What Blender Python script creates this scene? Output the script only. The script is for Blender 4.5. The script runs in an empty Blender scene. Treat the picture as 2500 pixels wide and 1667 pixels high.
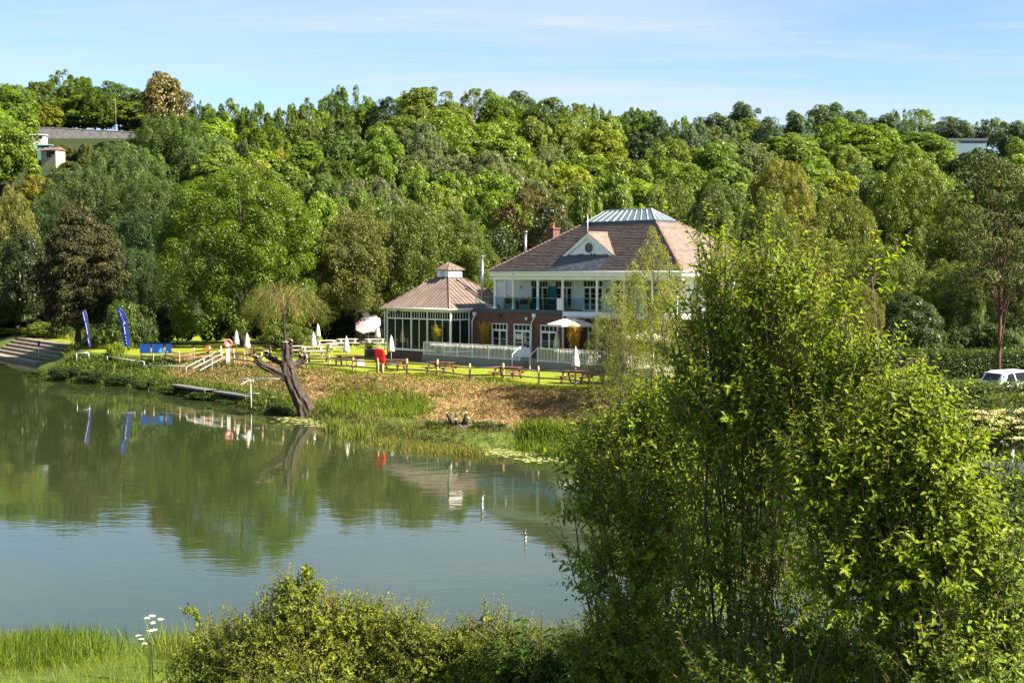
import bpy, math, random
import numpy as np
from mathutils import Vector, Matrix

C = bpy.context.scene.collection
SC = bpy.context.scene
R = math.radians

# ---------------------------------------------------------------- camera
F_PX, CX, CY, EYE = 3472.0, 1250.0, 833.5, 10.0
PITCH = math.atan((CY - 673.0) / F_PX)
cam_d = bpy.data.cameras.new('camera'); cam = bpy.data.objects.new('camera', cam_d); C.objects.link(cam)
cam.location = (0, 0, EYE); cam.rotation_euler = (math.pi/2 - PITCH, 0, 0)
cam_d.sensor_width = 36.0; cam_d.lens = F_PX/2500.0*36.0
cam_d.clip_start = 0.1; cam_d.clip_end = 5000
SC.camera = cam

# ---------------------------------------------------------------- sky, sun, exposure
SUN_DIR = Vector((0.90, -0.436, 0)).normalized()
SUN_EL = R(41)
to_sun = Vector((SUN_DIR.x*math.cos(SUN_EL), SUN_DIR.y*math.cos(SUN_EL), math.sin(SUN_EL)))
world = bpy.data.worlds.new('World'); SC.world = world; world.use_nodes = True
wn, wl = world.node_tree.nodes, world.node_tree.links
wn.clear()
w_out = wn.new('ShaderNodeOutputWorld'); w_bg = wn.new('ShaderNodeBackground')
w_sky = wn.new('ShaderNodeTexSky'); w_sky.sky_type = 'NISHITA'; w_sky.sun_disc = False
w_sky.sun_elevation = SUN_EL; w_sky.sun_rotation = math.atan2(SUN_DIR.x, SUN_DIR.y)
w_sky.air_density = 0.85; w_sky.dust_density = 0.15; w_sky.ozone_density = 3.0; w_sky.altitude = 50
w_tc = wn.new('ShaderNodeTexCoord')
# thin high cirrus: noise on the cloud plane (direction divided by its height), drawn out along one bearing
w_sep = wn.new('ShaderNodeSeparateXYZ'); wl.new(w_tc.outputs['Generated'], w_sep.inputs[0])
w_max = wn.new('ShaderNodeMath'); w_max.operation = 'MAXIMUM'; w_max.inputs[1].default_value = 0.02
wl.new(w_sep.outputs['Z'], w_max.inputs[0])
w_add = wn.new('ShaderNodeMath'); w_add.operation = 'ADD'; w_add.inputs[1].default_value = 0.10
wl.new(w_max.outputs[0], w_add.inputs[0])
w_dx = wn.new('ShaderNodeMath'); w_dx.operation = 'DIVIDE'; wl.new(w_sep.outputs['X'], w_dx.inputs[0]); wl.new(w_add.outputs[0], w_dx.inputs[1])
w_dy = wn.new('ShaderNodeMath'); w_dy.operation = 'DIVIDE'; wl.new(w_sep.outputs['Y'], w_dy.inputs[0]); wl.new(w_add.outputs[0], w_dy.inputs[1])
w_cmb = wn.new('ShaderNodeCombineXYZ'); wl.new(w_dx.outputs[0], w_cmb.inputs[0]); wl.new(w_dy.outputs[0], w_cmb.inputs[1])
def w_cloud(scale, sx, sy, rot, lo, hi, detail, rough, dist):
    mp = wn.new('ShaderNodeMapping'); mp.inputs['Rotation'].default_value = (0, 0, R(rot)); mp.inputs['Scale'].default_value = (sx, sy, 1)
    wl.new(w_cmb.outputs[0], mp.inputs[0])
    nz = wn.new('ShaderNodeTexNoise'); nz.inputs['Scale'].default_value = scale; nz.inputs['Detail'].default_value = detail
    nz.inputs['Roughness'].default_value = rough; nz.inputs['Distortion'].default_value = dist
    wl.new(mp.outputs[0], nz.inputs['Vector'])
    mr = wn.new('ShaderNodeMapRange'); mr.interpolation_type = 'SMOOTHSTEP'
    mr.inputs['From Min'].default_value = lo; mr.inputs['From Max'].default_value = hi
    wl.new(nz.outputs['Fac'], mr.inputs['Value'])
    return mr.outputs[0]
c1 = w_cloud(0.9, 0.35, 1.0, 14, 0.40, 0.68, 8, 0.6, 0.9)
c2 = w_cloud(2.6, 0.25, 1.5, 10, 0.44, 0.66, 9, 0.65, 1.2)
w_m1 = wn.new('ShaderNodeMath'); w_m1.operation = 'MULTIPLY'; wl.new(c1, w_m1.inputs[0]); w_m1.inputs[1].default_value = 0.62
w_m2 = wn.new('ShaderNodeMath'); w_m2.operation = 'MULTIPLY'; wl.new(c2, w_m2.inputs[0]); w_m2.inputs[1].default_value = 0.38
w_s = wn.new('ShaderNodeMath'); w_s.operation = 'ADD'; w_s.use_clamp = True
wl.new(w_m1.outputs[0], w_s.inputs[0]); wl.new(w_m2.outputs[0], w_s.inputs[1])
w_f = wn.new('ShaderNodeMath'); w_f.operation = 'MULTIPLY'; w_f.inputs[1].default_value = 0.85; wl.new(w_s.outputs[0], w_f.inputs[0])
w_mix = wn.new('ShaderNodeMixRGB'); w_mix.inputs['Color2'].default_value = (3.9, 4.4, 5.0, 1)
wl.new(w_f.outputs[0], w_mix.inputs['Fac']); wl.new(w_sky.outputs[0], w_mix.inputs['Color1'])
wl.new(w_mix.outputs[0], w_bg.inputs['Color']); w_bg.inputs['Strength'].default_value = 0.05
wl.new(w_bg.outputs[0], w_out.inputs['Surface'])

sun_d = bpy.data.lights.new('sun', 'SUN'); sun = bpy.data.objects.new('sun', sun_d); C.objects.link(sun)
sun_d.energy = 5.0; sun_d.angle = R(0.5); sun_d.color = (1.0, 0.90, 0.74)
sun.rotation_euler = to_sun.to_track_quat('Z', 'Y').to_euler(); sun.location = (120, -20, 90)

SC.view_settings.view_transform = 'Standard'; SC.view_settings.look = 'None'
SC.view_settings.exposure = 2.0; SC.view_settings.gamma = 1.0; SC.view_settings.use_curve_mapping = False
SC.render.engine = 'CYCLES'
SC.cycles.max_bounces = 5; SC.cycles.diffuse_bounces = 2; SC.cycles.glossy_bounces = 3
SC.cycles.transmission_bounces = 4; SC.cycles.transparent_max_bounces = 8
SC.cycles.caustics_reflective = False; SC.cycles.caustics_refractive = False
SC.cycles.use_denoising = True
SC.cycles.sample_clamp_indirect = 4.0

# ---------------------------------------------------------------- measuring helpers (picture point -> place on a known plane)
def ray(px, py):
    x = (px-CX)/F_PX; y = -(py-CY)/F_PX
    return (x, math.cos(PITCH)+y*math.sin(PITCH), -math.sin(PITCH)+y*math.cos(PITCH))
def onz(px, py, z):
    d = ray(px, py); t = (z-EYE)/d[2]
    return Vector((d[0]*t, d[1]*t, z))
def at(px, py, Y):
    d = ray(px, py); t = Y/d[1]
    return Vector((d[0]*t, Y, EYE+d[2]*t))
def px_of(P):
    c, s = math.cos(PITCH), math.sin(PITCH)
    z = P[1]*c-(P[2]-EYE)*s; y = P[1]*s+(P[2]-EYE)*c
    return CX+F_PX*P[0]/z, CY-F_PX*y/z
TH = R(46.3); BX = (math.cos(TH), -math.sin(TH)); BY = (math.sin(TH), math.cos(TH)); BO = (-3.55, 123.4)
def L(px, py, c):
    """on the building's plane y=c: (x, z) in the building's own axes"""
    d = ray(px, py)
    t = (c+BO[0]*BY[0]+BO[1]*BY[1])/(d[0]*BY[0]+d[1]*BY[1])
    a, b = d[0]*t-BO[0], d[1]*t-BO[1]
    return a*BX[0]+b*BX[1], EYE+d[2]*t
def B2W(x, y, z=0):
    return Vector((BO[0]+x*BX[0]+y*BY[0], BO[1]+x*BX[1]+y*BY[1], z))

# ---------------------------------------------------------------- materials
MATS = {}
def nt(name):
    m = bpy.data.materials.new(name); m.use_nodes = True
    n, l = m.node_tree.nodes, m.node_tree.links
    return m, n, l, n['Principled BSDF']
def lin(c): return tuple(c)+(1,) if len(c) == 3 else tuple(c)
def mat(name, col, rough=0.6, var=0.15, scale=3.0, metal=0.0, spec=0.4, bump=0.0, bscale=None, col2=None, stretch=(1,1,1), coords='Object'):
    """base colour broken up by noise; optional fine relief"""
    m, n, l, b = nt(name)
    b.inputs['Roughness'].default_value = rough; b.inputs['Metallic'].default_value = metal
    b.inputs['Specular IOR Level'].default_value = spec
    tc = n.new('ShaderNodeTexCoord'); mp = n.new('ShaderNodeMapping'); mp.inputs['Scale'].default_value = stretch
    l.new(tc.outputs[coords], mp.inputs[0])
    nz = n.new('ShaderNodeTexNoise'); nz.inputs['Scale'].default_value = scale; nz.inputs['Detail'].default_value = 6; nz.inputs['Roughness'].default_value = 0.65
    l.new(mp.outputs[0], nz.inputs['Vector'])
    cr = n.new('ShaderNodeValToRGB')
    c2 = col2 if col2 else tuple(max(0, x*(1-2*var)) for x in col)
    c1 = col if col2 else tuple(min(1, x*(1+var)) for x in col)
    cr.color_ramp.elements[0].position = 0.3; cr.color_ramp.elements[0].color = lin(c2)
    cr.color_ramp.elements[1].position = 0.68; cr.color_ramp.elements[1].color = lin(c1)
    l.new(nz.outputs['Fac'], cr.inputs[0]); l.new(cr.outputs[0], b.inputs['Base Color'])
    if bump:
        nb = n.new('ShaderNodeTexNoise'); nb.inputs['Scale'].default_value = bscale or scale*4; nb.inputs['Detail'].default_value = 5
        l.new(mp.outputs[0], nb.inputs['Vector'])
        bp = n.new('ShaderNodeBump'); bp.inputs['Strength'].default_value = bump; bp.inputs['Distance'].default_value = 0.03
        l.new(nb.outputs['Fac'], bp.inputs['Height']); l.new(bp.outputs[0], b.inputs['Normal'])
    MATS[name] = m
    return m
def leaf_mat(name, trans=0.42, rough=0.45, spec=0.35, yel=0.55, dark=0.55):
    """leaf colour = the plant's own colour (object colour), each leaf a little different"""
    m, n, l, b = nt(name)
    oi = n.new('ShaderNodeObjectInfo'); at_ = n.new('ShaderNodeAttribute'); at_.attribute_name = 'tint'
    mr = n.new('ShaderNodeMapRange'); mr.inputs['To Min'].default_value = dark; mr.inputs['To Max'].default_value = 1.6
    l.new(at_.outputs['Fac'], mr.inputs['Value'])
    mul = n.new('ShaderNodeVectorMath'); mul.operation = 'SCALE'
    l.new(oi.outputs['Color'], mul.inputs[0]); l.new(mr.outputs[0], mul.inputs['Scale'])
    # young leaves are yellower
    pw = n.new('ShaderNodeMath'); pw.operation = 'POWER'; pw.inputs[1].default_value = 1.7; l.new(at_.outputs['Fac'], pw.inputs[0])
    py_ = n.new('ShaderNodeMath'); py_.operation = 'MULTIPLY'; py_.inputs[1].default_value = yel; l.new(pw.outputs[0], py_.inputs[0])
    yv = n.new('ShaderNodeVectorMath'); yv.operation = 'MULTIPLY'; yv.inputs[1].default_value = (1.5, 1.2, 0.6)
    l.new(mul.outputs[0], yv.inputs[0])
    mx = n.new('ShaderNodeMixRGB'); l.new(py_.outputs[0], mx.inputs['Fac']); l.new(mul.outputs[0], mx.inputs['Color1']); l.new(yv.outputs[0], mx.inputs['Color2'])
    l.new(mx.outputs[0], b.inputs['Base Color']); b.inputs['Roughness'].default_value = rough; b.inputs['Specular IOR Level'].default_value = spec
    tr = n.new('ShaderNodeBsdfTranslucent'); tv = n.new('ShaderNodeVectorMath'); tv.operation = 'MULTIPLY'; tv.inputs[1].default_value = (1.35, 1.45, 0.45)
    l.new(mx.outputs[0], tv.inputs[0]); l.new(tv.outputs[0], tr.inputs['Color'])
    ms = n.new('ShaderNodeMixShader'); ms.inputs[0].default_value = trans
    l.new(b.outputs[0], ms.inputs[1]); l.new(tr.outputs[0], ms.inputs[2])
    l.new(ms.outputs[0], n['Material Output'].inputs['Surface'])
    MATS[name] = m
    return m

# ---------------------------------------------------------------- object helpers
def tag(o, label=None, cat=None, group=None, kind=None):
    if label: o['label'] = label
    if cat: o['category'] = cat
    if group: o['group'] = group
    if kind: o['kind'] = kind
    return o
def empty(name, loc=(0,0,0), rz=0.0, label=None, cat=None, group=None):
    o = bpy.data.objects.new(name, None); C.objects.link(o); o.location = loc; o.rotation_euler = (0, 0, rz)
    o.empty_display_size = 0.2
    return tag(o, label, cat, group)
def arrays_mesh(name, verts, faces, mats, tint=None, smooth=False, midx=None):
    verts = np.ascontiguousarray(verts, dtype=np.float32); faces = np.ascontiguousarray(faces, dtype=np.int32)
    me = bpy.data.meshes.new(name); nv = len(verts); nf, k = faces.shape
    me.vertices.add(nv); me.vertices.foreach_set('co', verts.ravel())
    me.loops.add(nf*k); me.loops.foreach_set('vertex_index', faces.ravel())
    me.polygons.add(nf); me.polygons.foreach_set('loop_start', np.arange(0, nf*k, k, dtype=np.int32))
    for m in (mats if isinstance(mats, (list, tuple)) else [mats]): me.materials.append(m)
    if midx is not None: me.polygons.foreach_set('material_index', np.asarray(midx, dtype=np.int32))
    me.update(calc_edges=True)
    if smooth: me.polygons.foreach_set('use_smooth', np.ones(nf, dtype=bool))
    if tint is not None:
        a = me.attributes.new('tint', 'FLOAT', 'POINT'); a.data.foreach_set('value', np.ascontiguousarray(tint, dtype=np.float32))
    return me
def obj(name, me, parent=None, loc=None, rot=None, color=None):
    o = bpy.data.objects.new(name, me); C.objects.link(o)
    if parent is not None: o.parent = parent
    if loc is not None: o.location = loc
    if rot is not None: o.rotation_euler = rot
    if color is not None: o.color = lin(color)
    return o
def copy_tree(o, parent=None):
    c = o.copy(); C.objects.link(c)
    if parent is not None: c.parent = parent
    for ch in list(o.children): copy_tree(ch, c)
    return c

class MB:
    """collects boxes, prisms and tubes into one mesh"""
    def __init__(s): s.v = []; s.f = []; s.sm = []
    def add(s, vs, fs, smooth=False):
        b = len(s.v); s.v += [tuple(v) for v in vs]; s.f += [tuple(b+i for i in f) for f in fs]; s.sm += [smooth]*len(fs); return s
    def box(s, x0, x1, y0, y1, z0, z1, M=None):
        vs = [Vector(p) for p in ((x0,y0,z0),(x1,y0,z0),(x1,y1,z0),(x0,y1,z0),(x0,y0,z1),(x1,y0,z1),(x1,y1,z1),(x0,y1,z1))]
        if M is not None: vs = [M @ v for v in vs]
        return s.add(vs, ((0,3,2,1),(4,5,6,7),(0,1,5,4),(1,2,6,5),(2,3,7,6),(3,0,4,7)))
    def bar(s, a, b, w, h, up=(0,0,1)):
        a, b = Vector(a), Vector(b); d = (b-a); ln = d.length; d.normalize(); up = Vector(up)
        if abs(d.dot(up)) > 0.98: up = Vector((1,0,0))
        sx = d.cross(up).normalized(); uz = sx.cross(d)
        vs = []
        for p in (a, b):
            for i, j in ((-1,-1),(1,-1),(1,1),(-1,1)): vs.append(p+sx*(i*w/2)+uz*(j*h/2))
        return s.add(vs, ((0,1,2,3),(7,6,5,4),(0,4,5,1),(1,5,6,2),(2,6,7,3),(3,7,4,0)))
    def tube(s, pts, rad, n=8, cap=True, smooth=True, jit=0, rng=None):
        pts = [Vector(p) for p in pts]; rad = list(rad) if hasattr(rad, '__len__') else [rad]*len(pts)
        vs = []; prev = None
        for i, p in enumerate(pts):
            d = (pts[min(i+1, len(pts)-1)]-pts[max(i-1, 0)]).normalized()
            if prev is None:
                ref = Vector((0,0,1)) if abs(d.z) < 0.9 else Vector((1,0,0)); sx = d.cross(ref).normalized()
            else: sx = (prev-d*prev.dot(d)).normalized()
            prev = sx; sy = d.cross(sx)
            for k in range(n):
                a = 2*math.pi*k/n; r = rad[i]*(1+(rng.uniform(-jit, jit) if jit else 0))
                vs.append(p+sx*(math.cos(a)*r)+sy*(math.sin(a)*r))
        fs = []
        for i in range(len(pts)-1):
            for k in range(n):
                fs.append((i*n+k, i*n+(k+1)%n, (i+1)*n+(k+1)%n, (i+1)*n+k))
        s.add(vs, fs, smooth)
        if cap:
            b = len(s.v)-len(vs); s.f.append(tuple(b+k for k in reversed(range(n)))); s.sm.append(False)
            s.f.append(tuple(b+(len(pts)-1)*n+k for k in range(n))); s.sm.append(False)
        return s
    def lathe(s, prof, n=16, c=(0,0,0), smooth=True):
        vs = [(c[0]+r*math.cos(2*math.pi*k/n), c[1]+r*math.sin(2*math.pi*k/n), c[2]+z) for r, z in prof for k in range(n)]
        fs = [(i*n+k, i*n+(k+1)%n, (i+1)*n+(k+1)%n, (i+1)*n+k) for i in range(len(prof)-1) for k in range(n)]
        return s.add(vs, fs, smooth)
    def prism(s, poly, d, M=None):
        """polygon (list of 3D points) pushed along d"""
        n = len(poly); d = Vector(d); a = [Vector(p) for p in poly]; b = [p+d for p in a]
        if M is not None: a = [M@p for p in a]; b = [M@p for p in b]
        return s.add(a+b, [tuple(reversed(range(n))), tuple(range(n, 2*n))]+[(i, (i+1)%n, n+(i+1)%n, n+i) for i in range(n)])
    def mesh(s, name, m):
        me = bpy.data.meshes.new(name); me.from_pydata(s.v, [], s.f); me.materials.append(m)
        me.polygons.foreach_set('use_smooth', s.sm); me.update(); return me
    def build(s, name, m, parent=None, label=None, kind=None, loc=None, rot=None):
        o = obj(name, s.mesh(name, m), parent, loc, rot)
        return tag(o, label, kind=kind)
# ---------------------------------------------------------------- materials of the place
white = mat('white_paint', (0.80, 0.80, 0.78), 0.45, 0.05, 1.5)
render_white = mat('white_render', (0.76, 0.76, 0.75), 0.85, 0.06, 0.8, bump=0.15, bscale=30)
grey_alu = mat('grey_metal', (0.45, 0.46, 0.47), 0.35, 0.1, 4, metal=0.8)
steel = mat('stainless_steel', (0.36, 0.35, 0.32), 0.3, 0.08, 3, metal=0.9)
galv = mat('galvanised_pipe', (0.62, 0.63, 0.62), 0.4, 0.12, 5, metal=0.35)
dark_fascia = mat('dark_lead_fascia', (0.045, 0.06, 0.09), 0.5, 0.12, 3)
lead = mat('lead_and_shade', (0.055, 0.065, 0.085), 0.55, 0.18, 2.0)  # lead, darkened to the tone of the gable's shadow on the roof
terrace_board = mat('grey_terrace_boards', (0.15, 0.16, 0.18), 0.6, 0.15, 2.0, stretch=(0.3, 1, 3))
terrace_top = mat('terrace_paving', (0.30, 0.27, 0.24), 0.85, 0.15, 1.0)
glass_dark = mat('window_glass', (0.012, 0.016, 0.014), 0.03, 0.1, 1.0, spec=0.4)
skyglass = mat('skylight_glass', (0.10, 0.15, 0.17), 0.08, 0.1, 1.0, spec=0.9)
curtain = mat('cream_blind', (0.62, 0.58, 0.46), 0.8, 0.08, 6)
wood_post = mat('peeled_wood_post', (0.46, 0.33, 0.17), 0.75, 0.2, 6, stretch=(1,1,0.3), bump=0.3, bscale=20)
wood_rail = mat('weathered_rail', (0.15, 0.11, 0.08), 0.8, 0.25, 5, stretch=(1,1,1))
table_red = mat('red_stained_wood', (0.15, 0.055, 0.042), 0.6, 0.2, 6, stretch=(0.5,3,3))
table_grey = mat('sun_bleached_wood', (0.50, 0.44, 0.36), 0.7, 0.2, 6, stretch=(0.5,3,3))
table_brown = mat('dark_brown_wood', (0.10, 0.065, 0.045), 0.7, 0.2, 6, stretch=(0.5,3,3))
canvas = mat('cream_canvas', (0.72, 0.66, 0.56), 0.85, 0.08, 3)
canvas_grey = mat('grey_canvas', (0.50, 0.47, 0.40), 0.85, 0.06, 2)
canvas_pink = mat('faded_pink_canvas', (0.62, 0.46, 0.50), 0.85, 0.14, 2.5)
red_plastic = mat('red_plastic', (0.52, 0.012, 0.015), 0.35, 0.1, 3)
orange_plastic = mat('orange_plastic', (0.60, 0.09, 0.03), 0.4, 0.1, 3)
pink_plastic = mat('sun_faded_red_plastic', (0.62, 0.13, 0.12), 0.4, 0.15, 3)
flag_blue = mat('royal_blue_flag', (0.006, 0.022, 0.15), 0.6, 0.12, 2)
flag_violet = mat('violet_flag', (0.018, 0.018, 0.13), 0.6, 0.12, 2)
flag_mark = mat('flag_lettering', (0.42, 0.50, 0.75), 0.6, 0.05, 2)
banner_blue = mat('blue_banner', (0.005, 0.03, 0.16), 0.5, 0.1, 1.2, col2=(0.01, 0.06, 0.26))
concrete = mat('pale_concrete', (0.23, 0.185, 0.14), 0.85, 0.15, 1.2, bump=0.2)
concrete_dk = mat('grey_stone_wall', (0.16, 0.155, 0.16), 0.9, 0.22, 0.6, bump=0.3, bscale=3)
planks = mat('weathered_jetty_planks', (0.15, 0.145, 0.14), 0.85, 0.2, 3, stretch=(0.4,4,1))
asphalt = mat('asphalt', (0.05, 0.05, 0.055), 0.9, 0.15, 5)
black_paint = mat('black_paint', (0.02, 0.02, 0.024), 0.5, 0.1, 3)
shed_dark = mat('dark_stained_boards', (0.030, 0.034, 0.045), 0.7, 0.2, 3, stretch=(4,4,0.4))
terracotta = mat('terracotta', (0.36, 0.14, 0.07), 0.8, 0.15, 4)
pot_grey = mat('grey_planter', (0.20, 0.19, 0.18), 0.7, 0.15, 4)
gold = mat('gilded_metal', (0.75, 0.52, 0.10), 0.3, 0.1, 5, metal=0.7)
car_white = mat('white_car_paint', (0.78, 0.79, 0.80), 0.18, 0.02, 1.0, spec=0.6)
rubber = mat('tyre_rubber', (0.02, 0.02, 0.02), 0.8, 0.1, 5)
lamp_amber = mat('amber_lantern_glass', (0.75, 0.42, 0.10), 0.3, 0.1, 4)
plinth_brick = mat('plinth_brick', (0.12, 0.065, 0.055), 0.85, 0.2, 3)
bark = mat('bark', (0.085, 0.065, 0.05), 0.9, 0.3, 4, stretch=(1,1,0.25), bump=0.6, bscale=9)
bark_old = mat('weathered_willow_bark', (0.075, 0.052, 0.036), 0.9, 0.35, 3.5, stretch=(1.6,1.6,0.3), bump=0.9, bscale=5, col2=(0.018,0.016,0.017))
bark_red = mat('red_pine_bark', (0.10, 0.045, 0.028), 0.9, 0.3, 4, stretch=(1,1,0.4), bump=0.6, bscale=8)
cut_wood = mat('sawn_wood', (0.55, 0.40, 0.20), 0.8, 0.15, 8)
twig = mat('twig', (0.16, 0.12, 0.07), 0.85, 0.2, 6)
straw_mat = leaf_mat('dry_cut_stems', trans=0.15, rough=0.8, spec=0.1, yel=0.3, dark=0.45)
leaf = leaf_mat('leaves')
leaf_gloss = leaf_mat('near_leaves', trans=0.5, rough=0.5, spec=0.28, yel=0.7, dark=0.4)
needle = leaf_mat('conifer_sprays', trans=0.12, rough=0.6, spec=0.2, yel=0.4, dark=0.4)
grass_mat = leaf_mat('grass_blades', trans=0.40, rough=0.5, spec=0.25, yel=0.5, dark=0.55)
petal = leaf_mat('white_petals', trans=0.3, rough=0.7, spec=0.1, yel=0.0, dark=0.8)

def brick_mat():
    m, n, l, b = nt('red_brick')
    tc = n.new('ShaderNodeTexCoord'); sp = n.new('ShaderNodeSeparateXYZ'); l.new(tc.outputs['Object'], sp.inputs[0])
    ad = n.new('ShaderNodeMath'); l.new(sp.outputs['X'], ad.inputs[0]); l.new(sp.outputs['Y'], ad.inputs[1])
    cb = n.new('ShaderNodeCombineXYZ'); l.new(ad.outputs[0], cb.inputs[0]); l.new(sp.outputs['Z'], cb.inputs[1])
    br = n.new('ShaderNodeTexBrick'); br.inputs['Scale'].default_value = 4.4; br.inputs['Mortar Size'].default_value = 0.018
    br.inputs['Brick Width'].default_value = 1.0; br.inputs['Row Height'].default_value = 0.34
    br.inputs['Color1'].default_value = (0.15, 0.056, 0.040, 1); br.inputs['Color2'].default_value = (0.085, 0.040, 0.034, 1); br.inputs['Mortar'].default_value = (0.16, 0.125, 0.105, 1)
    l.new(cb.outputs[0], br.inputs['Vector'])
    nz = n.new('ShaderNodeTexNoise'); nz.inputs['Scale'].default_value = 0.9; nz.inputs['Detail'].default_value = 5; l.new(tc.outputs['Object'], nz.inputs['Vector'])
    mr = n.new('ShaderNodeMapRange'); mr.inputs['To Min'].default_value = 0.6; mr.inputs['To Max'].default_value = 1.35; l.new(nz.outputs['Fac'], mr.inputs['Value'])
    vm = n.new('ShaderNodeVectorMath'); vm.operation = 'SCALE'; l.new(br.outputs['Color'], vm.inputs[0]); l.new(mr.outputs[0], vm.inputs['Scale'])
    l.new(vm.outputs[0], b.inputs['Base Color']); b.inputs['Roughness'].default_value = 0.9
    bp = n.new('ShaderNodeBump'); bp.inputs['Strength'].default_value = 0.4; bp.inputs['Distance'].default_value = 0.01
    l.new(br.outputs['Fac'], bp.inputs['Height']); bp.invert = True; l.new(bp.outputs[0], b.inputs['Normal'])
    return m
brick = brick_mat()

def tile_mat(name, c1, c2, moss):
    """per-tile colour (attribute) with patches of lichen"""
    m, n, l, b = nt(name)
    a = n.new('ShaderNodeAttribute'); a.attribute_name = 'tint'
    mx = n.new('ShaderNodeMixRGB'); mx.inputs['Color1'].default_value = lin(c1); mx.inputs['Color2'].default_value = lin(c2); l.new(a.outputs['Fac'], mx.inputs['Fac'])
    tc = n.new('ShaderNodeTexCoord'); nz = n.new('ShaderNodeTexNoise'); nz.inputs['Scale'].default_value = 0.7; nz.inputs['Detail'].default_value = 8; nz.inputs['Roughness'].default_value = 0.7
    l.new(tc.outputs['Object'], nz.inputs['Vector'])
    cr = n.new('ShaderNodeMapRange'); cr.inputs['From Min'].default_value = 0.52; cr.inputs['From Max'].default_value = 0.72; cr.inputs['To Max'].default_value = 0.65; l.new(nz.outputs['Fac'], cr.inputs['Value'])
    m2 = n.new('ShaderNodeMixRGB'); m2.inputs['Color2'].default_value = lin(moss); l.new(cr.outputs[0], m2.inputs['Fac']); l.new(mx.outputs[0], m2.inputs['Color1'])
    l.new(m2.outputs[0], b.inputs['Base Color']); b.inputs['Roughness'].default_value = 0.75; b.inputs['Specular IOR Level'].default_value = 0.3
    return m
tile = tile_mat('clay_roof_tiles', (0.215, 0.155, 0.132), (0.11, 0.084, 0.076), (0.25, 0.205, 0.165))
copper = mat('weathered_copper', (0.225, 0.168, 0.132), 0.5, 0.16, 1.2, metal=0.15, stretch=(1,1,0.5), col2=(0.12, 0.09, 0.08))

def glass_panel_mat(name, tint_c, gl=0.12):
    m, n, l, b = nt(name)
    tr = n.new('ShaderNodeBsdfTransparent'); tr.inputs['Color'].default_value = lin(tint_c)
    gs = n.new('ShaderNodeBsdfGlossy'); gs.inputs['Roughness'].default_value = 0.03; gs.inputs['Color'].default_value = (0.9, 0.95, 0.95, 1)
    ms = n.new('ShaderNodeMixShader'); ms.inputs[0].default_value = gl; l.new(tr.outputs[0], ms.inputs[1]); l.new(gs.outputs[0], ms.inputs[2])
    l.new(ms.outputs[0], n['Material Output'].inputs['Surface'])
    return m
balcony_glass = glass_panel_mat('balcony_glass', (0.80, 0.93, 0.94), 0.07)
screen_glass = glass_panel_mat('teal_screen_glass', (0.42, 0.70, 0.74), 0.06)

def ground_mat():
    """mown lawn, rough bank, cut brown bank and woodland floor, told apart by a zone attribute painted on the ground mesh"""
    m, n, l, b = nt('ground_cover')
    tc = n.new('ShaderNodeTexCoord')
    def noise(s, d=6, r=0.65, st=(1,1,1)):
        mp = n.new('ShaderNodeMapping'); mp.inputs['Scale'].default_value = st; l.new(tc.outputs['Object'], mp.inputs[0])
        x = n.new('ShaderNodeTexNoise'); x.inputs['Scale'].default_value = s; x.inputs['Detail'].default_value = d; x.inputs['Roughness'].default_value = r
        l.new(mp.outputs[0], x.inputs['Vector']); return x.outputs['Fac']
    def ramp(fac, a, bb, p0=0.3, p1=0.7):
        c = n.new('ShaderNodeValToRGB'); c.color_ramp.elements[0].position = p0; c.color_ramp.elements[0].color = lin(a)
        c.color_ramp.elements[1].position = p1; c.color_ramp.elements[1].color = lin(bb); l.new(fac, c.inputs[0]); return c.outputs[0]
    def attr(nm):
        a = n.new('ShaderNodeAttribute'); a.attribute_name = nm; return a.outputs['Fac']
    def mixc(f, a, bb):
        x = n.new('ShaderNodeMixRGB'); l.new(f, x.inputs['Fac']); l.new(a, x.inputs['Color1']); l.new(bb, x.inputs['Color2']); return x.outputs[0]
    wood = ramp(noise(0.8), (0.012, 0.018, 0.008), (0.035, 0.05, 0.015))
    lawn = ramp(noise(1.3, 8), (0.12, 0.16, 0.012), (0.225, 0.25, 0.018))
    rough = ramp(noise(1.8, 8), (0.035, 0.06, 0.012), (0.10, 0.14, 0.02))
    brown = ramp(noise(2.5, 9, 0.7), (0.095, 0.062, 0.034), (0.30, 0.205, 0.10))
    c = mixc(attr('lawn'), wood, lawn)
    c = mixc(attr('rough'), c, rough)
    c = mixc(attr('brown'), c, brown)
    l.new(c, b.inputs['Base Color']); b.inputs['Roughness'].default_value = 0.9; b.inputs['Specular IOR Level'].default_value = 0.15
    bp = n.new('ShaderNodeBump'); bp.inputs['Strength'].default_value = 0.6; bp.inputs['Distance'].default_value = 0.06
    l.new(noise(9, 4), bp.inputs['Height']); l.new(bp.outputs[0], b.inputs['Normal'])
    return m
ground_m = ground_mat()

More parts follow.
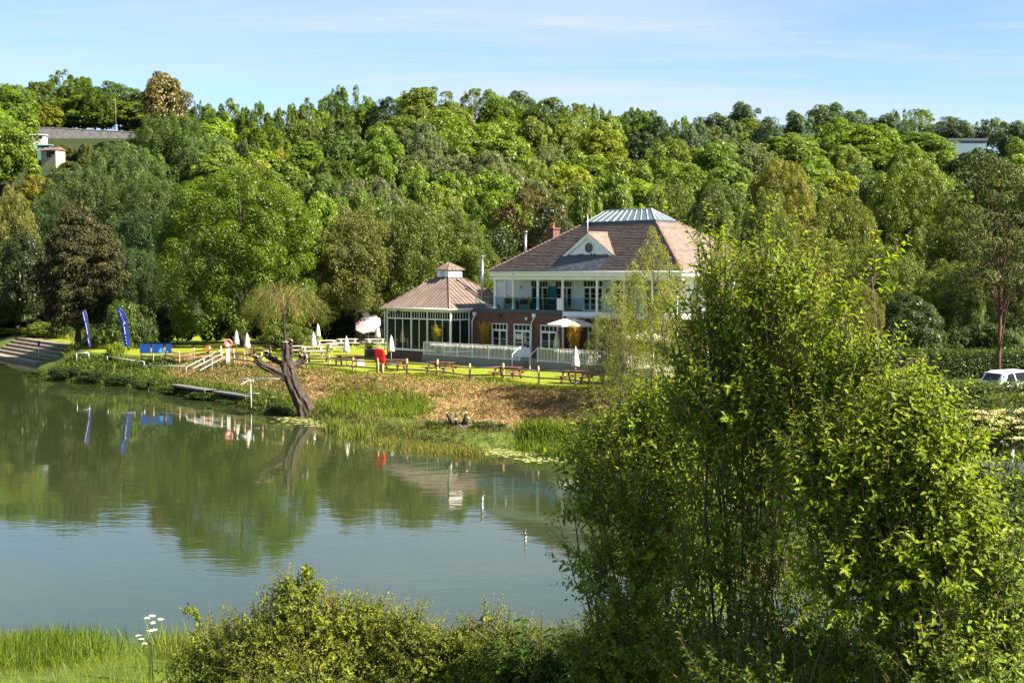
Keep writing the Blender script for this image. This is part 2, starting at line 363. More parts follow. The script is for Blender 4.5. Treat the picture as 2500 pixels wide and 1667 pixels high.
def water_mat():
    m, n, l, b = nt('river_water')
    b.inputs['Base Color'].default_value = (0.025, 0.036, 0.012, 1)
    b.inputs['Roughness'].default_value = 0.03; b.inputs['IOR'].default_value = 1.33; b.inputs['Specular IOR Level'].default_value = 0.5
    tc = n.new('ShaderNodeTexCoord')
    def noise(s, d, st, rot=0, dist=0.0):
        mp = n.new('ShaderNodeMapping'); mp.inputs['Scale'].default_value = st; mp.inputs['Rotation'].default_value = (0, 0, R(rot)); l.new(tc.outputs['Object'], mp.inputs[0])
        x = n.new('ShaderNodeTexNoise'); x.inputs['Scale'].default_value = s; x.inputs['Detail'].default_value = d; x.inputs['Roughness'].default_value = 0.5; x.inputs['Distortion'].default_value = dist
        l.new(mp.outputs[0], x.inputs['Vector']); return x.outputs['Fac']
    def mr(f, a, bb, c, d):
        x = n.new('ShaderNodeMapRange'); x.interpolation_type = 'SMOOTHSTEP'
        for k, v in zip(('From Min','From Max','To Min','To Max'), (a, bb, c, d)): x.inputs[k].default_value = v
        l.new(f, x.inputs['Value']); return x.outputs[0]
    patch = mr(noise(0.035, 3, (1, 1.6, 1), 20), 0.44, 0.60, 0.12, 1.0)
    h1 = noise(0.9, 2, (0.45, 1.0, 1), -14, 0.6); h2 = noise(2.6, 2, (0.4, 1.0, 1), 10, 0.4); h3 = noise(0.12, 2, (1, 1, 1), 0)
    def mul(a, k):
        x = n.new('ShaderNodeMath'); x.operation = 'MULTIPLY'; l.new(a, x.inputs[0])
        if isinstance(k, float): x.inputs[1].default_value = k
        else: l.new(k, x.inputs[1])
        return x.outputs[0]
    def add(a, bb):
        x = n.new('ShaderNodeMath'); l.new(a, x.inputs[0]); l.new(bb, x.inputs[1]); return x.outputs[0]
    h = add(mul(add(mul(h1, 0.0062), mul(h2, 0.0022)), patch), mul(h3, 0.012))
    bp = n.new('ShaderNodeBump'); bp.inputs['Strength'].default_value = 1.0; bp.inputs['Distance'].default_value = 1.0
    l.new(h, bp.inputs['Height']); l.new(bp.outputs[0], b.inputs['Normal'])
    return m
water_m = water_mat()
# ---------------------------------------------------------------- ground, river
SHORE = np.array([(-400,330),(-110,235),(-75,191),(-62.5,174.5),(-55.4,163),(-53.5,160.0),(-45.7,137.6),(-38.3,131.3),(-33.9,127.5),(-27.2,117.5),(-22.1,111.1),(-18.4,104.3),(-14.9,101.3),(-12.6,97.0),
                  (-9.05,89.5),(-6.15,85.0),(-2.85,82.0),(0.24,83.0),(3.48,80.1),(5.6,77.4),(9.4,72.5),(14.2,65.6),(21.3,58.8),(40,44),(90,4),(400,-240)], dtype=float)
def shore_dist(X, Y):
    """distance to the far shoreline, positive on the land side"""
    X = np.asarray(X, float); Y = np.asarray(Y, float); d = np.full(X.shape, 1e9)
    for (ax, ay), (bx, by) in zip(SHORE[:-1], SHORE[1:]):
        ex, ey = bx-ax, by-ay; t = np.clip(((X-ax)*ex+(Y-ay)*ey)/(ex*ex+ey*ey), 0, 1)
        d = np.minimum(d, np.hypot(X-ax-t*ex, Y-ay-t*ey))
    return np.where(Y > np.interp(X, SHORE[:,0], SHORE[:,1]), d, -d)
def sst(a, b, x): t = np.clip((x-a)/(b-a), 0, 1); return t*t*(3-2*t)
def near_shore(X): return np.interp(X, [-400,-110,-62,-20,0,10,30,60,400], [320,150,60,36,33,30,16,-12,-330])
def wob(X, Y, s, seed=0):
    return (np.sin(X*s+1.3*seed)+np.sin(Y*s*1.13+2.1*seed+1)+np.sin((X+Y)*s*0.71+seed)+np.sin((X-1.7*Y)*s*0.53+0.5*seed))/4
HK = 1.9     # the wooded hill lies well back: its foot about 330 m away
def bank_w(X): return np.interp(X, [-60,-36,-28,-18,-9,-3,8,20], [5.0,3.6,7.5,7.5,7.6,12.0,11.0,7.0])
def G(X, Y):
    X = np.asarray(X, float); Y = np.asarray(Y, float)
    d = shore_dist(X, Y); lev = np.interp(X, [-90,-50,-42,12,18,60], [2.2,2.0,2.5,2.5,3.8,4.5]); w = bank_w(X)
    far = np.where(d < 0, np.maximum(-1.6, d*0.5), lev*(0.30*np.clip(d/0.9, 0, 1)+0.70*sst(0.3, 1.0, d/w)**0.85))
    far = far+0.10*wob(X, Y, 1.1, 3)*sst(0.5, 2, d)*(1-sst(0.9, 1.25, d/w))
    foot = np.interp(X/HK, [-200,-60,0,60,200], [172,172,168,162,150]); slope = np.interp(X/HK, [-95,-60,0,50,120], [0.41,0.40,0.305,0.20,0.165]); crest = np.interp(X/HK, [-95,-60,0,60,130], [262,266,288,400,420])
    up = np.maximum(0, Y/HK-foot); bnd = 18.0
    rise = np.where(up < bnd, up*up/(2*bnd), up-bnd/2)*slope
    cap_ = (crest-foot-bnd/2)*slope
    rise = np.where(Y/HK > crest, cap_+(Y/HK-crest)*0.035, rise)*HK
    rise = rise-7.5*(HK-1)*sst(0, 24, rise)
    far = far+rise*(d > 0)+0.5*wob(X, Y, 0.05, 1)*sst(10, 40, up)
    ns = near_shore(X); e = ns-Y
    near = np.where(e < 0, np.maximum(-1.6, e*0.5), np.minimum(e*0.5, 2.4)+np.clip(e-5, 0, 40)*0.145)
    near = np.minimum(near, 8.6)+0.06*wob(X, Y, 1.7, 5)*sst(0, 3, e)
    mid = (np.interp(X, SHORE[:,0], SHORE[:,1])+ns)/2
    return np.where(Y > mid, far, near)
def gz(x, y): return float(G(np.array([x]), np.array([y]))[0])
def grade(*segs):
    out = []
    for a, b, s in segs: out.append(np.arange(a, b, s))
    return np.concatenate(out+[np.array([segs[-1][1]])])
gx = grade((-1600,-400,100),(-400,-130,9),(-130,-66,3.2),(-66,36,0.8),(36,130,3.5),(130,400,9),(400,1600,100))
gy = grade((-300,-20,20),(-20,8,3),(8,42,0.8),(42,62,2),(62,176,0.8),(176,300,4),(300,860,7),(860,1000,40),(1000,2600,200))
GXX, GYY = np.meshgrid(gx, gy); GZZ = G(GXX, GYY)
nx, ny = len(gx), len(gy); ii = np.arange(nx*ny).reshape(ny, nx)
gf = np.stack([ii[:-1,:-1], ii[:-1,1:], ii[1:,1:], ii[1:,:-1]], -1).reshape(-1, 4)
gme = arrays_mesh('ground', np.stack([GXX, GYY, GZZ], -1).reshape(-1, 3), gf, ground_m, smooth=True)
gd = shore_dist(GXX, GYY); gw = bank_w(GXX)
# cross fade between zones: widths in metres
def zone(nm, v):
    a = gme.attributes.new(nm, 'FLOAT', 'POINT'); a.data.foreach_set('value', np.ascontiguousarray(np.clip(v, 0, 1), dtype=np.float32).ravel())
nz1 = wob(GXX, GYY, 0.9, 2)+0.6*wob(GXX, GYY, 2.3, 4)
z_lawn = sst(-0.4, 0.9, gd-gw-0.2+0.5*nz1)*(GYY < 182)*sst(-75, -70, GXX)*(1-sst(15, 18, GXX))
z_brown = sst(0.25, 0.40, gd/gw+0.10*nz1)*(1-sst(0.82, 0.98, gd/gw+0.10*nz1))*sst(-18.5, -16, GXX+nz1)*(1-sst(6, 8, GXX))
z_brown = np.maximum(z_brown, sst(0.4, 0.55, gd/gw+0.1*nz1)*(1-sst(0.95, 1.2, gd/gw))*sst(-31, -29, GXX+nz1)*(1-sst(-23, -20, GXX)))
z_rough = np.where(gd > -3, (1-sst(0.9, 1.15, gd/gw)), 0)*(GYY > 50)
z_rough = np.maximum(z_rough, ((near_shore(GXX)-GYY > -3) & (GYY < 60))*1.0)
z_rough = np.maximum(z_rough, sst(15, 18, GXX)*(GYY < 160)*0.7)
zone('lawn', z_lawn); zone('rough', z_rough); zone('brown', z_brown)
tag(obj('ground', gme), kind='structure')

wb = MB().add([(-420,-320,0),(420,-320,0),(420,360,0),(-420,360,0)], [(0,1,2,3)])
tag(wb.build('river', water_m), kind='structure')
# ---------------------------------------------------------------- foliage
def unit(v): return v/np.maximum(1e-9, np.linalg.norm(v, axis=-1, keepdims=True))
def leaf_cards(cen, nrm, size, rng, aspect=0.6, tang=None, fold=0.12):
    """one four-cornered leaf card per point, facing nrm"""
    n = len(cen); nrm = unit(nrm)
    t = rng.normal(size=(n, 3)) if tang is None else tang
    t = unit(t-nrm*np.sum(t*nrm, 1, keepdims=True)); b = np.cross(nrm, t)
    s = np.asarray(size)*np.ones(n); s = s[:, None]
    k = rng.uniform(0.8, 1.2, (n, 4))[..., None]
    a0 = cen-t*s*0.5*k[:, 0]; a2 = cen+t*s*0.5*k[:, 1]
    a1 = cen+b*s*0.5*aspect*k[:, 2]+nrm*s*fold; a3 = cen-b*s*0.5*aspect*k[:, 3]+nrm*s*fold
    v = np.stack([a0, a1, a2, a3], 1).reshape(-1, 3)
    return v, np.arange(n*4).reshape(n, 4)
def lump(dirs, seed, k=3.0):
    return wob(dirs[:,0]*k, dirs[:,1]*k, 1.0, seed)+wob(dirs[:,2]*k*1.3, dirs[:,0]*k*0.8+2, 1.0, seed+2)
def crown_mesh(name, seed, r, h, z0, nclump=110, clump=1.1, per=120, leafs=0.34, aspect=0.6, m=None, shape='round', stretch=(1,1,0.8), up=0.35, rnd=0.5, droop=False, inner=0.25, tintr=(0.15, 0.85), skirt=0.7, shell=(0.72, 1.0)):
    """crown of leaf clumps: clumps sit on a lumpy envelope of radius r and height h above z0; leaves sit on each clump's shell"""
    rng = np.random.default_rng(seed)
    d = unit(rng.normal(size=(nclump*3, 3))); d = d[d[:,2] > -0.75][:nclump]
    zz = d[:,2]
    if shape == 'cone': prof = np.clip(1.02-0.78*(zz*0.5+0.5), 0.08, 1)
    elif shape == 'egg': prof = np.where(zz > 0, 1-0.30*zz, 1-0.12*np.abs(zz))
    elif shape == 'dome': prof = np.where(zz > 0, 1.0, 1.0-0.15*np.abs(zz))
    else: prof = np.ones(len(d))
    if shape != 'cone':     # fuller skirts: the lower half narrows only a little
        hx = np.hypot(d[:,0], d[:,1])+1e-6; low = zz < 0; full = (1-0.30*np.abs(zz))/hx; prof = np.where(low, prof*(skirt*full+(1-skirt)), prof)
    rad = (rng.uniform(*shell, len(d)))*(1+0.20*lump(d, seed))
    if shape == 'cone':
        ang = rng.uniform(0, 2*math.pi, len(d)); hz = rng.uniform(0, 1, len(d))**0.8
        rr = (1.03-hz)*rng.uniform(0.55, 1.0, len(d))
        cc = np.stack([np.cos(ang)*rr*r, np.sin(ang)*rr*r, z0+hz*h], 1)
    elif shape == 'lobed':   # several overlapping heads of different size
        nl_ = 5+seed % 3; la = rng.uniform(0, 6.28)+np.arange(nl_)*2.4; lr = rng.uniform(0.42, 0.66, nl_); ls = rng.uniform(0.15, 0.55, nl_); lz = np.linspace(0.22, 0.66, nl_)
        k_ = rng.integers(0, nl_, len(d)); lc = np.stack([np.cos(la)*ls*r, np.sin(la)*ls*r, z0+h*lz], 1)[k_]
        cc = lc+d*rad[:,None]*lr[k_][:,None]*np.array([r, r, h*0.5]); cc[:,2] = np.maximum(cc[:,2], z0)
    else:
        cc = np.stack([d[:,0]*rad*prof*r, d[:,1]*rad*prof*r, z0+h*0.5+d[:,2]*rad*h*0.5], 1)
    cen0 = np.array([0, 0, z0+h*0.42])
    nl = rng.integers(int(per*0.6), int(per*1.4), len(cc)); ci = np.repeat(np.arange(len(cc)), nl)
    cr = clump*rng.uniform(0.65, 1.3, len(cc)); n = len(ci)
    outw = unit(cc-cen0)
    ld = unit(rng.normal(size=(n, 3))+outw[ci]*0.55+np.array([0, 0, up]))
    sh = rng.uniform(0.55, 1.0, n)**0.6
    st = np.array(stretch)
    pos = cc[ci]+ld*st*(cr[ci]*sh)[:, None]
    if droop: pos[:,2] -= (rng.uniform(0, 1, n)**1.5)*cr[ci]*1.6
    nrm = unit(ld*1.0+rng.normal(size=(n, 3))*rnd+np.array([0, 0, up]))
    tang = None
    if droop: tang = np.stack([rng.normal(size=n)*0.25, rng.normal(size=n)*0.25, -np.ones(n)], 1)
    elif stretch[2] > 1.3: tang = np.stack([rng.normal(size=n)*0.5, rng.normal(size=n)*0.5, np.ones(n)], 1)
    ct = rng.uniform(*tintr, len(cc))
    tint = np.clip(ct[ci]*0.68+rng.uniform(0, 1, n)*0.32, 0, 1)
    # sparse inner leaves, tinted darker for the shade inside the crown
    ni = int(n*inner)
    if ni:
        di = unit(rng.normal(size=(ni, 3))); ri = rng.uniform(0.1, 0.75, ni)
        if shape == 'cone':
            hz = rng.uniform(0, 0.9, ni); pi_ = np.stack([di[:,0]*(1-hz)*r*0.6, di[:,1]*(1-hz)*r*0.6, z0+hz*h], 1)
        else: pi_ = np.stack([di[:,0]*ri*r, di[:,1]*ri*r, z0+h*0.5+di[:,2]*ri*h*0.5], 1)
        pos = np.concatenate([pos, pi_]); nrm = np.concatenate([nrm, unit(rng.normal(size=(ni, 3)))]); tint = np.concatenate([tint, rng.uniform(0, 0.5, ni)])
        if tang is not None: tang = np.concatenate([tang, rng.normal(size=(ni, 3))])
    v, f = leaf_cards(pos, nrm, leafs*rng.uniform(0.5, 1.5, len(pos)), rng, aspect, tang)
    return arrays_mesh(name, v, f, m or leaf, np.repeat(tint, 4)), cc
def trunk_mesh(name, seed, h, r0, crown_pts, m=None, limbs=9, lean=0.03):
    rng = random.Random(seed); mb = MB()
    pts = []; x = y = 0
    for i in range(7):
        t = i/6; pts.append((x, y, t*h)); x += rng.uniform(-lean, lean)*h*0.3; y += rng.uniform(-lean, lean)*h*0.3
    mb.tube(pts, [r0*(1.25 if i == 0 else 1)*(1-0.85*i/6) for i in range(7)], 7, jit=0.06, rng=rng)
    for k in range(min(limbs, len(crown_pts))):
        p = Vector(crown_pts[rng.randrange(len(crown_pts))]); t = rng.uniform(0.3, 0.75)
        a = Vector(pts[int(t*6)]); q = a.lerp(p, 0.5)+Vector((0, 0, 0.06*h))
        mb.tube([a, q, a.lerp(p, 0.95)], [r0*0.45*(1-t*0.5), r0*0.25, r0*0.08], 5, cap=False)
    return mb.mesh(name, m or bark)

PROTO = {}
def proto(key, *a, trunk_r=0.28, trunk_m=None, limbs=9, trunk_f=0.7, **k):
    me, cc = crown_mesh('crown_'+key, *a, **k); r, h, z0 = a[1], a[2], a[3]
    tm = trunk_mesh('trunk_'+key, a[0]+77, z0+h*trunk_f, trunk_r, cc, trunk_m, limbs)
    co = np.empty(len(me.vertices)*3, dtype=np.float32); me.vertices.foreach_get('co', co); co = co.reshape(-1, 3)
    PROTO[key] = (me, tm, float(np.percentile(np.hypot(co[:,0], co[:,1]), 99)), float(np.percentile(co[:,2], 99.7)))
# hillside trees: r, h, z0
proto('round_a', 11, 4.4, 9.6, 1.8, nclump=130, clump=1.15, per=125, leafs=0.36, shape='lobed')
proto('round_d', 21, 5.0, 9.6, 1.6, nclump=170, clump=0.95, per=110, leafs=0.33, shape='lobed')
proto('round_e', 22, 4.6, 10.2, 1.6, nclump=90, clump=1.5, per=190, leafs=0.38, shape='lobed')
proto('round_b', 12, 4.8, 9.2, 1.8, nclump=170, clump=0.95, per=105, leafs=0.33)
proto('round_c', 13, 4.0, 10.0, 2.4, nclump=110, clump=1.25, per=130, leafs=0.38, shape='egg')
proto('egg_a', 14, 3.5, 10.5, 2.5, nclump=120, clump=1.0, per=110, leafs=0.34, shape='egg')
proto('spray_a', 15, 4.2, 9.6, 2.8, nclump=130, clump=0.85, per=110, leafs=0.42, aspect=0.38, stretch=(0.65,0.65,1.9), up=0.5, rnd=0.9)
proto('spray_b', 16, 4.6, 9.0, 2.8, nclump=150, clump=0.75, per=100, leafs=0.40, aspect=0.38, stretch=(0.6,0.6,2.1), up=0.5, rnd=0.9)
proto('airy_a', 17, 4.4, 8.6, 3.4, nclump=90, clump=0.8, per=85, leafs=0.30, inner=0.04, rnd=1.0, trunk_r=0.24, limbs=16)
proto('dark_a', 18, 4.2, 9.4, 2.2, nclump=110, clump=1.2, per=130, leafs=0.34, tintr=(0.05, 0.6))
proto('silver_a', 19, 3.6, 9.0, 2.4, nclump=130, clump=0.8, per=110, leafs=0.36, aspect=0.3, stretch=(0.8,0.8,1.4), rnd=1.0, tintr=(0.3, 0.95))
proto('bush_a', 20, 2.6, 4.2, 0.2, nclump=70, clump=0.75, per=100, leafs=0.26, trunk_r=0.10, inner=0.35)
# nearer trees, finer leaves
proto('lime', 31, 8.2, 17.6, 0.4, nclump=560, clump=1.1, per=190, leafs=0.21, shape='dome', trunk_r=0.5, limbs=18, inner=0.2, tintr=(0.2, 0.9), shell=(0.86, 1.0), rnd=0.4)
proto('poplar_pale', 32, 5.2, 15.0, 2.0, nclump=260, clump=1.0, per=150, leafs=0.27, aspect=0.4, stretch=(0.62,0.62,2.0), up=0.45, rnd=0.95, trunk_r=0.4, limbs=12)
proto('poplar_pale_b', 36, 5.6, 13.0, 2.0, nclump=250, clump=0.95, per=150, leafs=0.27, aspect=0.4, stretch=(0.65,0.65,1.9), up=0.45, rnd=0.95, trunk_r=0.4, limbs=12)
proto('cedar', 33, 5.6, 14.4, 0.2, nclump=330, clump=1.15, per=150, leafs=0.30, aspect=0.5, m=needle, shape='egg', stretch=(1.1,1.1,0.55), up=0.45, rnd=0.7, trunk_r=0.45, limbs=20, tintr=(0.0, 1.0), inner=0.3)
proto('willow_olive', 34, 5.0, 11.0, 1.2, nclump=300, clump=0.85, per=140, leafs=0.21, aspect=0.5, rnd=0.9, trunk_r=0.35, inner=0.3, tintr=(0.25, 0.95))
proto('willow_olive_b', 35, 5.4, 10.0, 1.0, nclump=300, clump=0.9, per=140, leafs=0.21, aspect=0.5, rnd=0.9, trunk_r=0.35, inner=0.3, tintr=(0.2, 0.9))
proto('fine_willow', 37, 3.2, 9.0, 1.2, nclump=220, clump=0.65, per=120, leafs=0.17, aspect=0.32, stretch=(0.8,0.8,1.5), rnd=1.0, up=0.4, trunk_r=0.16, limbs=16, inner=0.15, tintr=(0.3, 1.0))
proto('slim_willow', 38, 1.9, 10.8, 0.2, nclump=130, clump=0.6, per=60, leafs=0.17, aspect=0.24, stretch=(0.7,0.7,1.9), rnd=1.1, up=0.4, trunk_r=0.10, limbs=22, inner=0.10, tintr=(0.4, 1.0), shape='egg', trunk_f=0.92)
proto('under_bush', 39, 1.7, 2.4, 0.0, nclump=60, clump=0.5, per=90, leafs=0.15, trunk_r=0.05, inner=0.3)

NAMES = {}
def tree(key, name, loc, w, h, color, label, group=None, cat='tree', rz=None, rng=random.Random(5)):
    me, tm, r0, h0 = PROTO[key]
    o = empty(name, loc, rng.uniform(0, 6.283) if rz is None else rz, label, cat, group)
    s = w/(2*r0); o.scale = (s, s, h/h0)
    obj('crown', me, o, color=color); obj('trunk', tm, o)
    return o
def solve_depth(px, py, H, y0=200.0, y1=1000.0):
    """distance at which a tree of height H standing on the ground has its top at this point of the picture"""
    Ys = np.arange(y0, y1, 1.5); d = ray(px, py); X = d[0]/d[1]*Ys; e = EYE+d[2]/d[1]*Ys-G(X, Ys)-H
    k = np.nonzero((e[:-1] > 0) & (e[1:] <= 0))[0]
    return float(Ys[k[0]+1]) if len(k) else None
GREEN = (0.102, 0.165, 0.016); MID = (0.096, 0.150, 0.018); DEEP = (0.068, 0.112, 0.020); YEL = (0.155, 0.190, 0.013); OLIVE = (0.116, 0.160, 0.022)
SILV = (0.105, 0.135, 0.070); HAZE_BLUE = (0.066, 0.112, 0.055); PALE = (0.088, 0.140, 0.052); BRONZE = (0.095, 0.085, 0.032); BRIGHT = (0.122, 0.192, 0.014)
SPEC = {  # kind of tree: prototypes, colours, words, name
 'round': (('round_a','round_b','round_c','round_d','round_e'), (GREEN, BRIGHT, MID), 'rounded green tree', 'leafy_tree'),
 'egg': (('egg_a','round_c'), (GREEN, MID, BRIGHT), 'oval green tree', 'oval_tree'),
 'spray': (('spray_a','spray_b'), (MID, DEEP, MID), 'feathery dark green tree', 'feathery_tree'),
 'airy': (('airy_a',), (OLIVE, PALE), 'airy olive tree', 'airy_tree'),
 'dark': (('dark_a','round_b'), (DEEP, (0.030,0.058,0.016)), 'dense dark green tree', 'dark_tree'),
 'silver': (('silver_a',), (SILV,), 'silvery grey-green tree', 'silver_tree'),
 'yellow': (('round_d','round_b'), (YEL,), 'yellow-green tree', 'yellow_green_tree'),
 'olive': (('round_b','airy_a','round_a'), (OLIVE,), 'olive bushy tree', 'olive_tree'),
 'bronze': (('airy_a','dark_a'), (BRONZE,), 'bronze brown tree', 'bronze_tree'),
 'blue': (('spray_b','round_a','dark_a'), (HAZE_BLUE,(0.055,0.092,0.04)), 'far haze-tinted green tree', 'distant_tree'),  # the blue of distant haze is put into the leaf colour
}
MARKS = [(0,110,'left of the grey hill wall'),(110,330,'over the grey hill wall'),(330,520,'beside the flowering chestnut'),(520,720,'above the dome-shaped tree'),(720,900,'left of the copper roof'),(900,1120,'above the copper pavilion roof'),
         (1120,1330,'above the brick chimney'),(1330,1520,'above the clock gable'),(1520,1700,'above the glass skylight'),(1700,1900,'to the right of the skylight'),(1900,2100,'above the foreground bush tops'),(2100,2300,'below the far blue shed'),(2300,2520,'behind the tall pine')]
SKY_PX = [0,100,170,280,400,480,560,650,750,840,930,1040,1170,1250,1340,1450,1540,1640,1730,1810,1890,1980,2030,2100,2170,2230,2320,2420,2500]
SKY_PY = [205,197,178,197,215,255,245,258,245,218,240,212,225,230,245,262,275,288,276,256,285,268,252,268,280,264,285,290,300]
HILL = []
def hill(px, py, w, kind, H=None, rng=random.Random(3)):
    H = (H or rng.uniform(10.5, 14.0))*HK
    Y = solve_depth(px, py, H)
    if Y is None:      # stands just behind the brow
        Y = float(np.interp((px-CX)/F_PX*280, [-95,-60,0,60,130], [268,272,293,404,424]))*HK; p = at(px, py, Y); H = min(18*HK, p.z-gz(p.x, Y))
    p = at(px, py, Y)
    if 50 < px < 345:   # behind the hill wall
        Y = rng.uniform(266, 280)*HK; p = at(px, py, Y); H = max(3.0*HK, p.z-gz(p.x, Y))
    if Y < 392*HK and py < 362 and abs(px-2362) < 95:   # these stand beyond the far shed
        Y = rng.uniform(396, 408)*HK; p = at(px, py, Y); H = p.z-gz(p.x, Y)
        if H < 6: return
    HILL.append(dict(px=px, py=py, w=w*1.12*Y/F_PX, kind=kind, H=H, loc=(p.x, Y, gz(p.x, Y)-0.2)))
# skyline and named trees seen one by one
for a in [(30,205,120,'round'),(95,200,110,'dark'),(165,176,130,'spray'),(60,232,95,'round',8),(120,255,80,'yellow',6.5),(230,205,110,'spray'),(290,200,120,'dark'),(200,245,80,'yellow',7),(250,250,100,'round',7),(330,225,100,'dark'),(483,250,42,'spray'),
          (545,246,120,'spray'),(610,252,110,'spray'),(690,258,110,'spray'),(760,246,110,'spray'),(845,217,130,'spray'),(900,250,80,'dark'),(935,240,90,'dark'),(1040,212,150,'airy'),(1010,225,110,'olive'),(1160,216,70,'airy'),(1215,226,120,'round'),(1270,225,100,'dark'),
          (1340,238,120,'dark'),(1410,252,90,'airy'),(1460,256,90,'spray'),(1545,266,80,'dark'),(1100,250,110,'olive'),(1390,275,100,'round'),(1480,285,100,'round'),(1580,272,90,'round'),(1610,285,90,'dark'),(1655,286,80,'spray'),(1520,280,80,'airy')]: hill(*a)
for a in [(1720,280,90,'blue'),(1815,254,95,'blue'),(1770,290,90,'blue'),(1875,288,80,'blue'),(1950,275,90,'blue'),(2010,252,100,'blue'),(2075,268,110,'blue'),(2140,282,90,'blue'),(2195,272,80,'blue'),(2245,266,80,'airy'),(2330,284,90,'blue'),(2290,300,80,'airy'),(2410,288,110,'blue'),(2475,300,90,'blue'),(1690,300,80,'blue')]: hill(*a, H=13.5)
hill(402, 180, 118, 'chestnut', H=14.5)
hr = random.Random(17)
KW = [('round',40),('egg',16),('olive',14),('dark',9),('spray',4),('yellow',4),('airy',4),('silver',3)]
def pick():
    t = hr.uniform(0, sum(k[1] for k in KW))
    for k, w in KW:
        t -= w
        if t <= 0: return k
for row in range(1, 7):
    x = -40+hr.uniform(0, 40)
    while x < 2560:
        sky = float(np.interp(x, SKY_PX, SKY_PY)); step = 50 if x < 1650 else 42
        py = sky+step*row+hr.uniform(-14, 14)
        lim = float(np.interp(x, [0, 90, 120, 300, 560, 800, 1200, 1650, 1900, 2200, 2500], [320, 300, 285, 285, 420, 500, 500, 455, 470, 460, 460]))
        w = hr.uniform(105, 170)*(1-0.015*row)
        kind = pick()
        if x < 420 and kind in ('silver',): kind = 'round'
        if 820 < x < 1350 and 370 < py < 460 and hr.random() < 0.4: kind = 'silver'
        if x > 1850 and row > 3 and hr.random() < 0.35: kind = 'yellow'
        if py < lim and not (60 < x < 330 and py > 262) and not (2295 < x < 2425 and 290 < py < 350): hill(x, py, w, kind, H=None)
        x += w*hr.uniform(0.62, 0.86)
for a in [(1185,372,130,'bronze'),(985,405,80,'silver'),(1060,395,70,'silver'),(1210,390,110,'silver'),(1320,405,90,'silver'),(680,362,85,'yellow'),(640,395,110,'yellow'),(535,405,130,'dark'),(745,440,130,'dark'),(790,480,120,'dark')]: hill(*a, H=10.5)
from collections import defaultdict
cells = defaultdict(list)
for t in HILL:
    if t['kind'] == 'chestnut': continue
    sky = float(np.interp(t['px'], SKY_PX, SKY_PY)); dy = t['py']-sky
    row = 'on the skyline' if dy < 22 else 'high on the slope' if dy < 90 else 'halfway up the slope' if dy < 170 else 'low on the slope'
    mk = next((m for a, b, m in MARKS if a <= t['px'] < b), 'at the edge of the picture')
    cells[(t['kind'], row, mk)].append(t)
ORD = ['first','second','third','fourth','fifth','sixth','seventh','eighth']
tr = random.Random(8)
for (kind, row, mk), ts in cells.items():
    ts.sort(key=lambda t: t['px'])
    for i, t in enumerate(ts):
        protos, cols, words, nm = SPEC[kind]; c = tr.choice(cols); g = tr.uniform(0.88, 1.14); c = (c[0]*g*tr.uniform(0.94, 1.06), c[1]*g, c[2]*g*tr.uniform(0.85, 1.2))
        lab = words+' '+row+' '+mk+('' if len(ts) == 1 else ', '+ORD[i]+' there')
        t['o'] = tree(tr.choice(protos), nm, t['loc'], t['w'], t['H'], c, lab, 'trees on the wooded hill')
for t in HILL:
    if t['kind'] == 'chestnut':
        ch = tree('round_c', 'chestnut_tree', t['loc'], t['w'], t['H'], (0.115, 0.105, 0.035), 'tall chestnut tree covered in cream flower candles on the skyline')
        rng = np.random.default_rng(4); n = 700; d = unit(rng.normal(size=(n, 3))+np.array([0.2,-0.3,0.3])); me, tm, r0, h0 = PROTO['round_c']
        base = np.stack([d[:,0]*4.3, d[:,1]*4.3, 2.4+5.2+d[:,2]*5.2], 1)*rng.uniform(0.80, 0.98, (n, 1))
        v, f = leaf_cards(base, d, 0.36, rng, 0.5, tang=np.tile([0,0,1.0], (n,1))+rng.normal(size=(n,3))*0.3)
        obj('blossom', arrays_mesh('blossom', v, f, petal, np.repeat(rng.uniform(0,1,n),4)), ch, color=(0.42, 0.36, 0.20))

# ------------------------------------------------ trees of the valley floor, one by one
def vtree(key, name, px, py_top, Y, w_px, color, label, group=None, cat='tree', sink=0.15):
    p = at(px, py_top, Y); g = gz(p.x, Y)-sink
    return tree(key, name, (p.x, Y, g), w_px*Y/F_PX, p.z-g, color, label, group, cat)
vtree('lime', 'broad_tree', 588, 418, 152, 402, (0.070, 0.118, 0.006), 'huge dome-shaped bright green tree behind the riverside fence')
vtree('cedar', 'dark_conifer', 185, 503, 160, 225, (0.046, 0.047, 0.017), 'dark bronze-tinged conifer above the blue feather flags')
vtree('dark_a', 'dark_tree', 65, 570, 187, 150, (0.034, 0.05, 0.015), 'blackish tree half hidden at left edge behind the bronze conifer')
for i, (px, py, w, Y, c, lab) in enumerate([(425,282,210,206,(0.075,0.118,0.032),'tallest pale feathery poplar under the chestnut'),(320,352,220,196,PALE,'pale feathery poplar in front of the grey hill wall'),(200,408,200,190,(0.070,0.108,0.04),'grey-green poplar above the dark bronze conifer'),
        (500,335,170,200,PALE,'grey-green poplar up against the left of the yellow tree'),(370,440,230,182,(0.066,0.104,0.036),'low broad poplar between conifer and dome-shaped tree'),(590,345,130,205,(0.085,0.12,0.045),'small pale poplar just left of the yellow tree'),(120,470,150,184,(0.062,0.1,0.036),'lowest grey-green poplar left of the bronze conifer')]):
    vtree('poplar_pale' if i % 2 == 0 else 'poplar_pale_b', 'poplar_tree', px, py, solve_depth(px, py, 27-i) or Y, w, c, lab, 'pale poplars on the left slope')
vtree('round_a', 'leafy_tree', 28, 292, solve_depth(28, 292, 24), 150, GREEN, 'bushy green tree at the left edge beside the allotment')
vtree('round_b', 'leafy_tree', 92, 430, solve_depth(92, 430, 16), 130, (0.14,0.135,0.016), 'low golden green bush-like tree below the allotment')
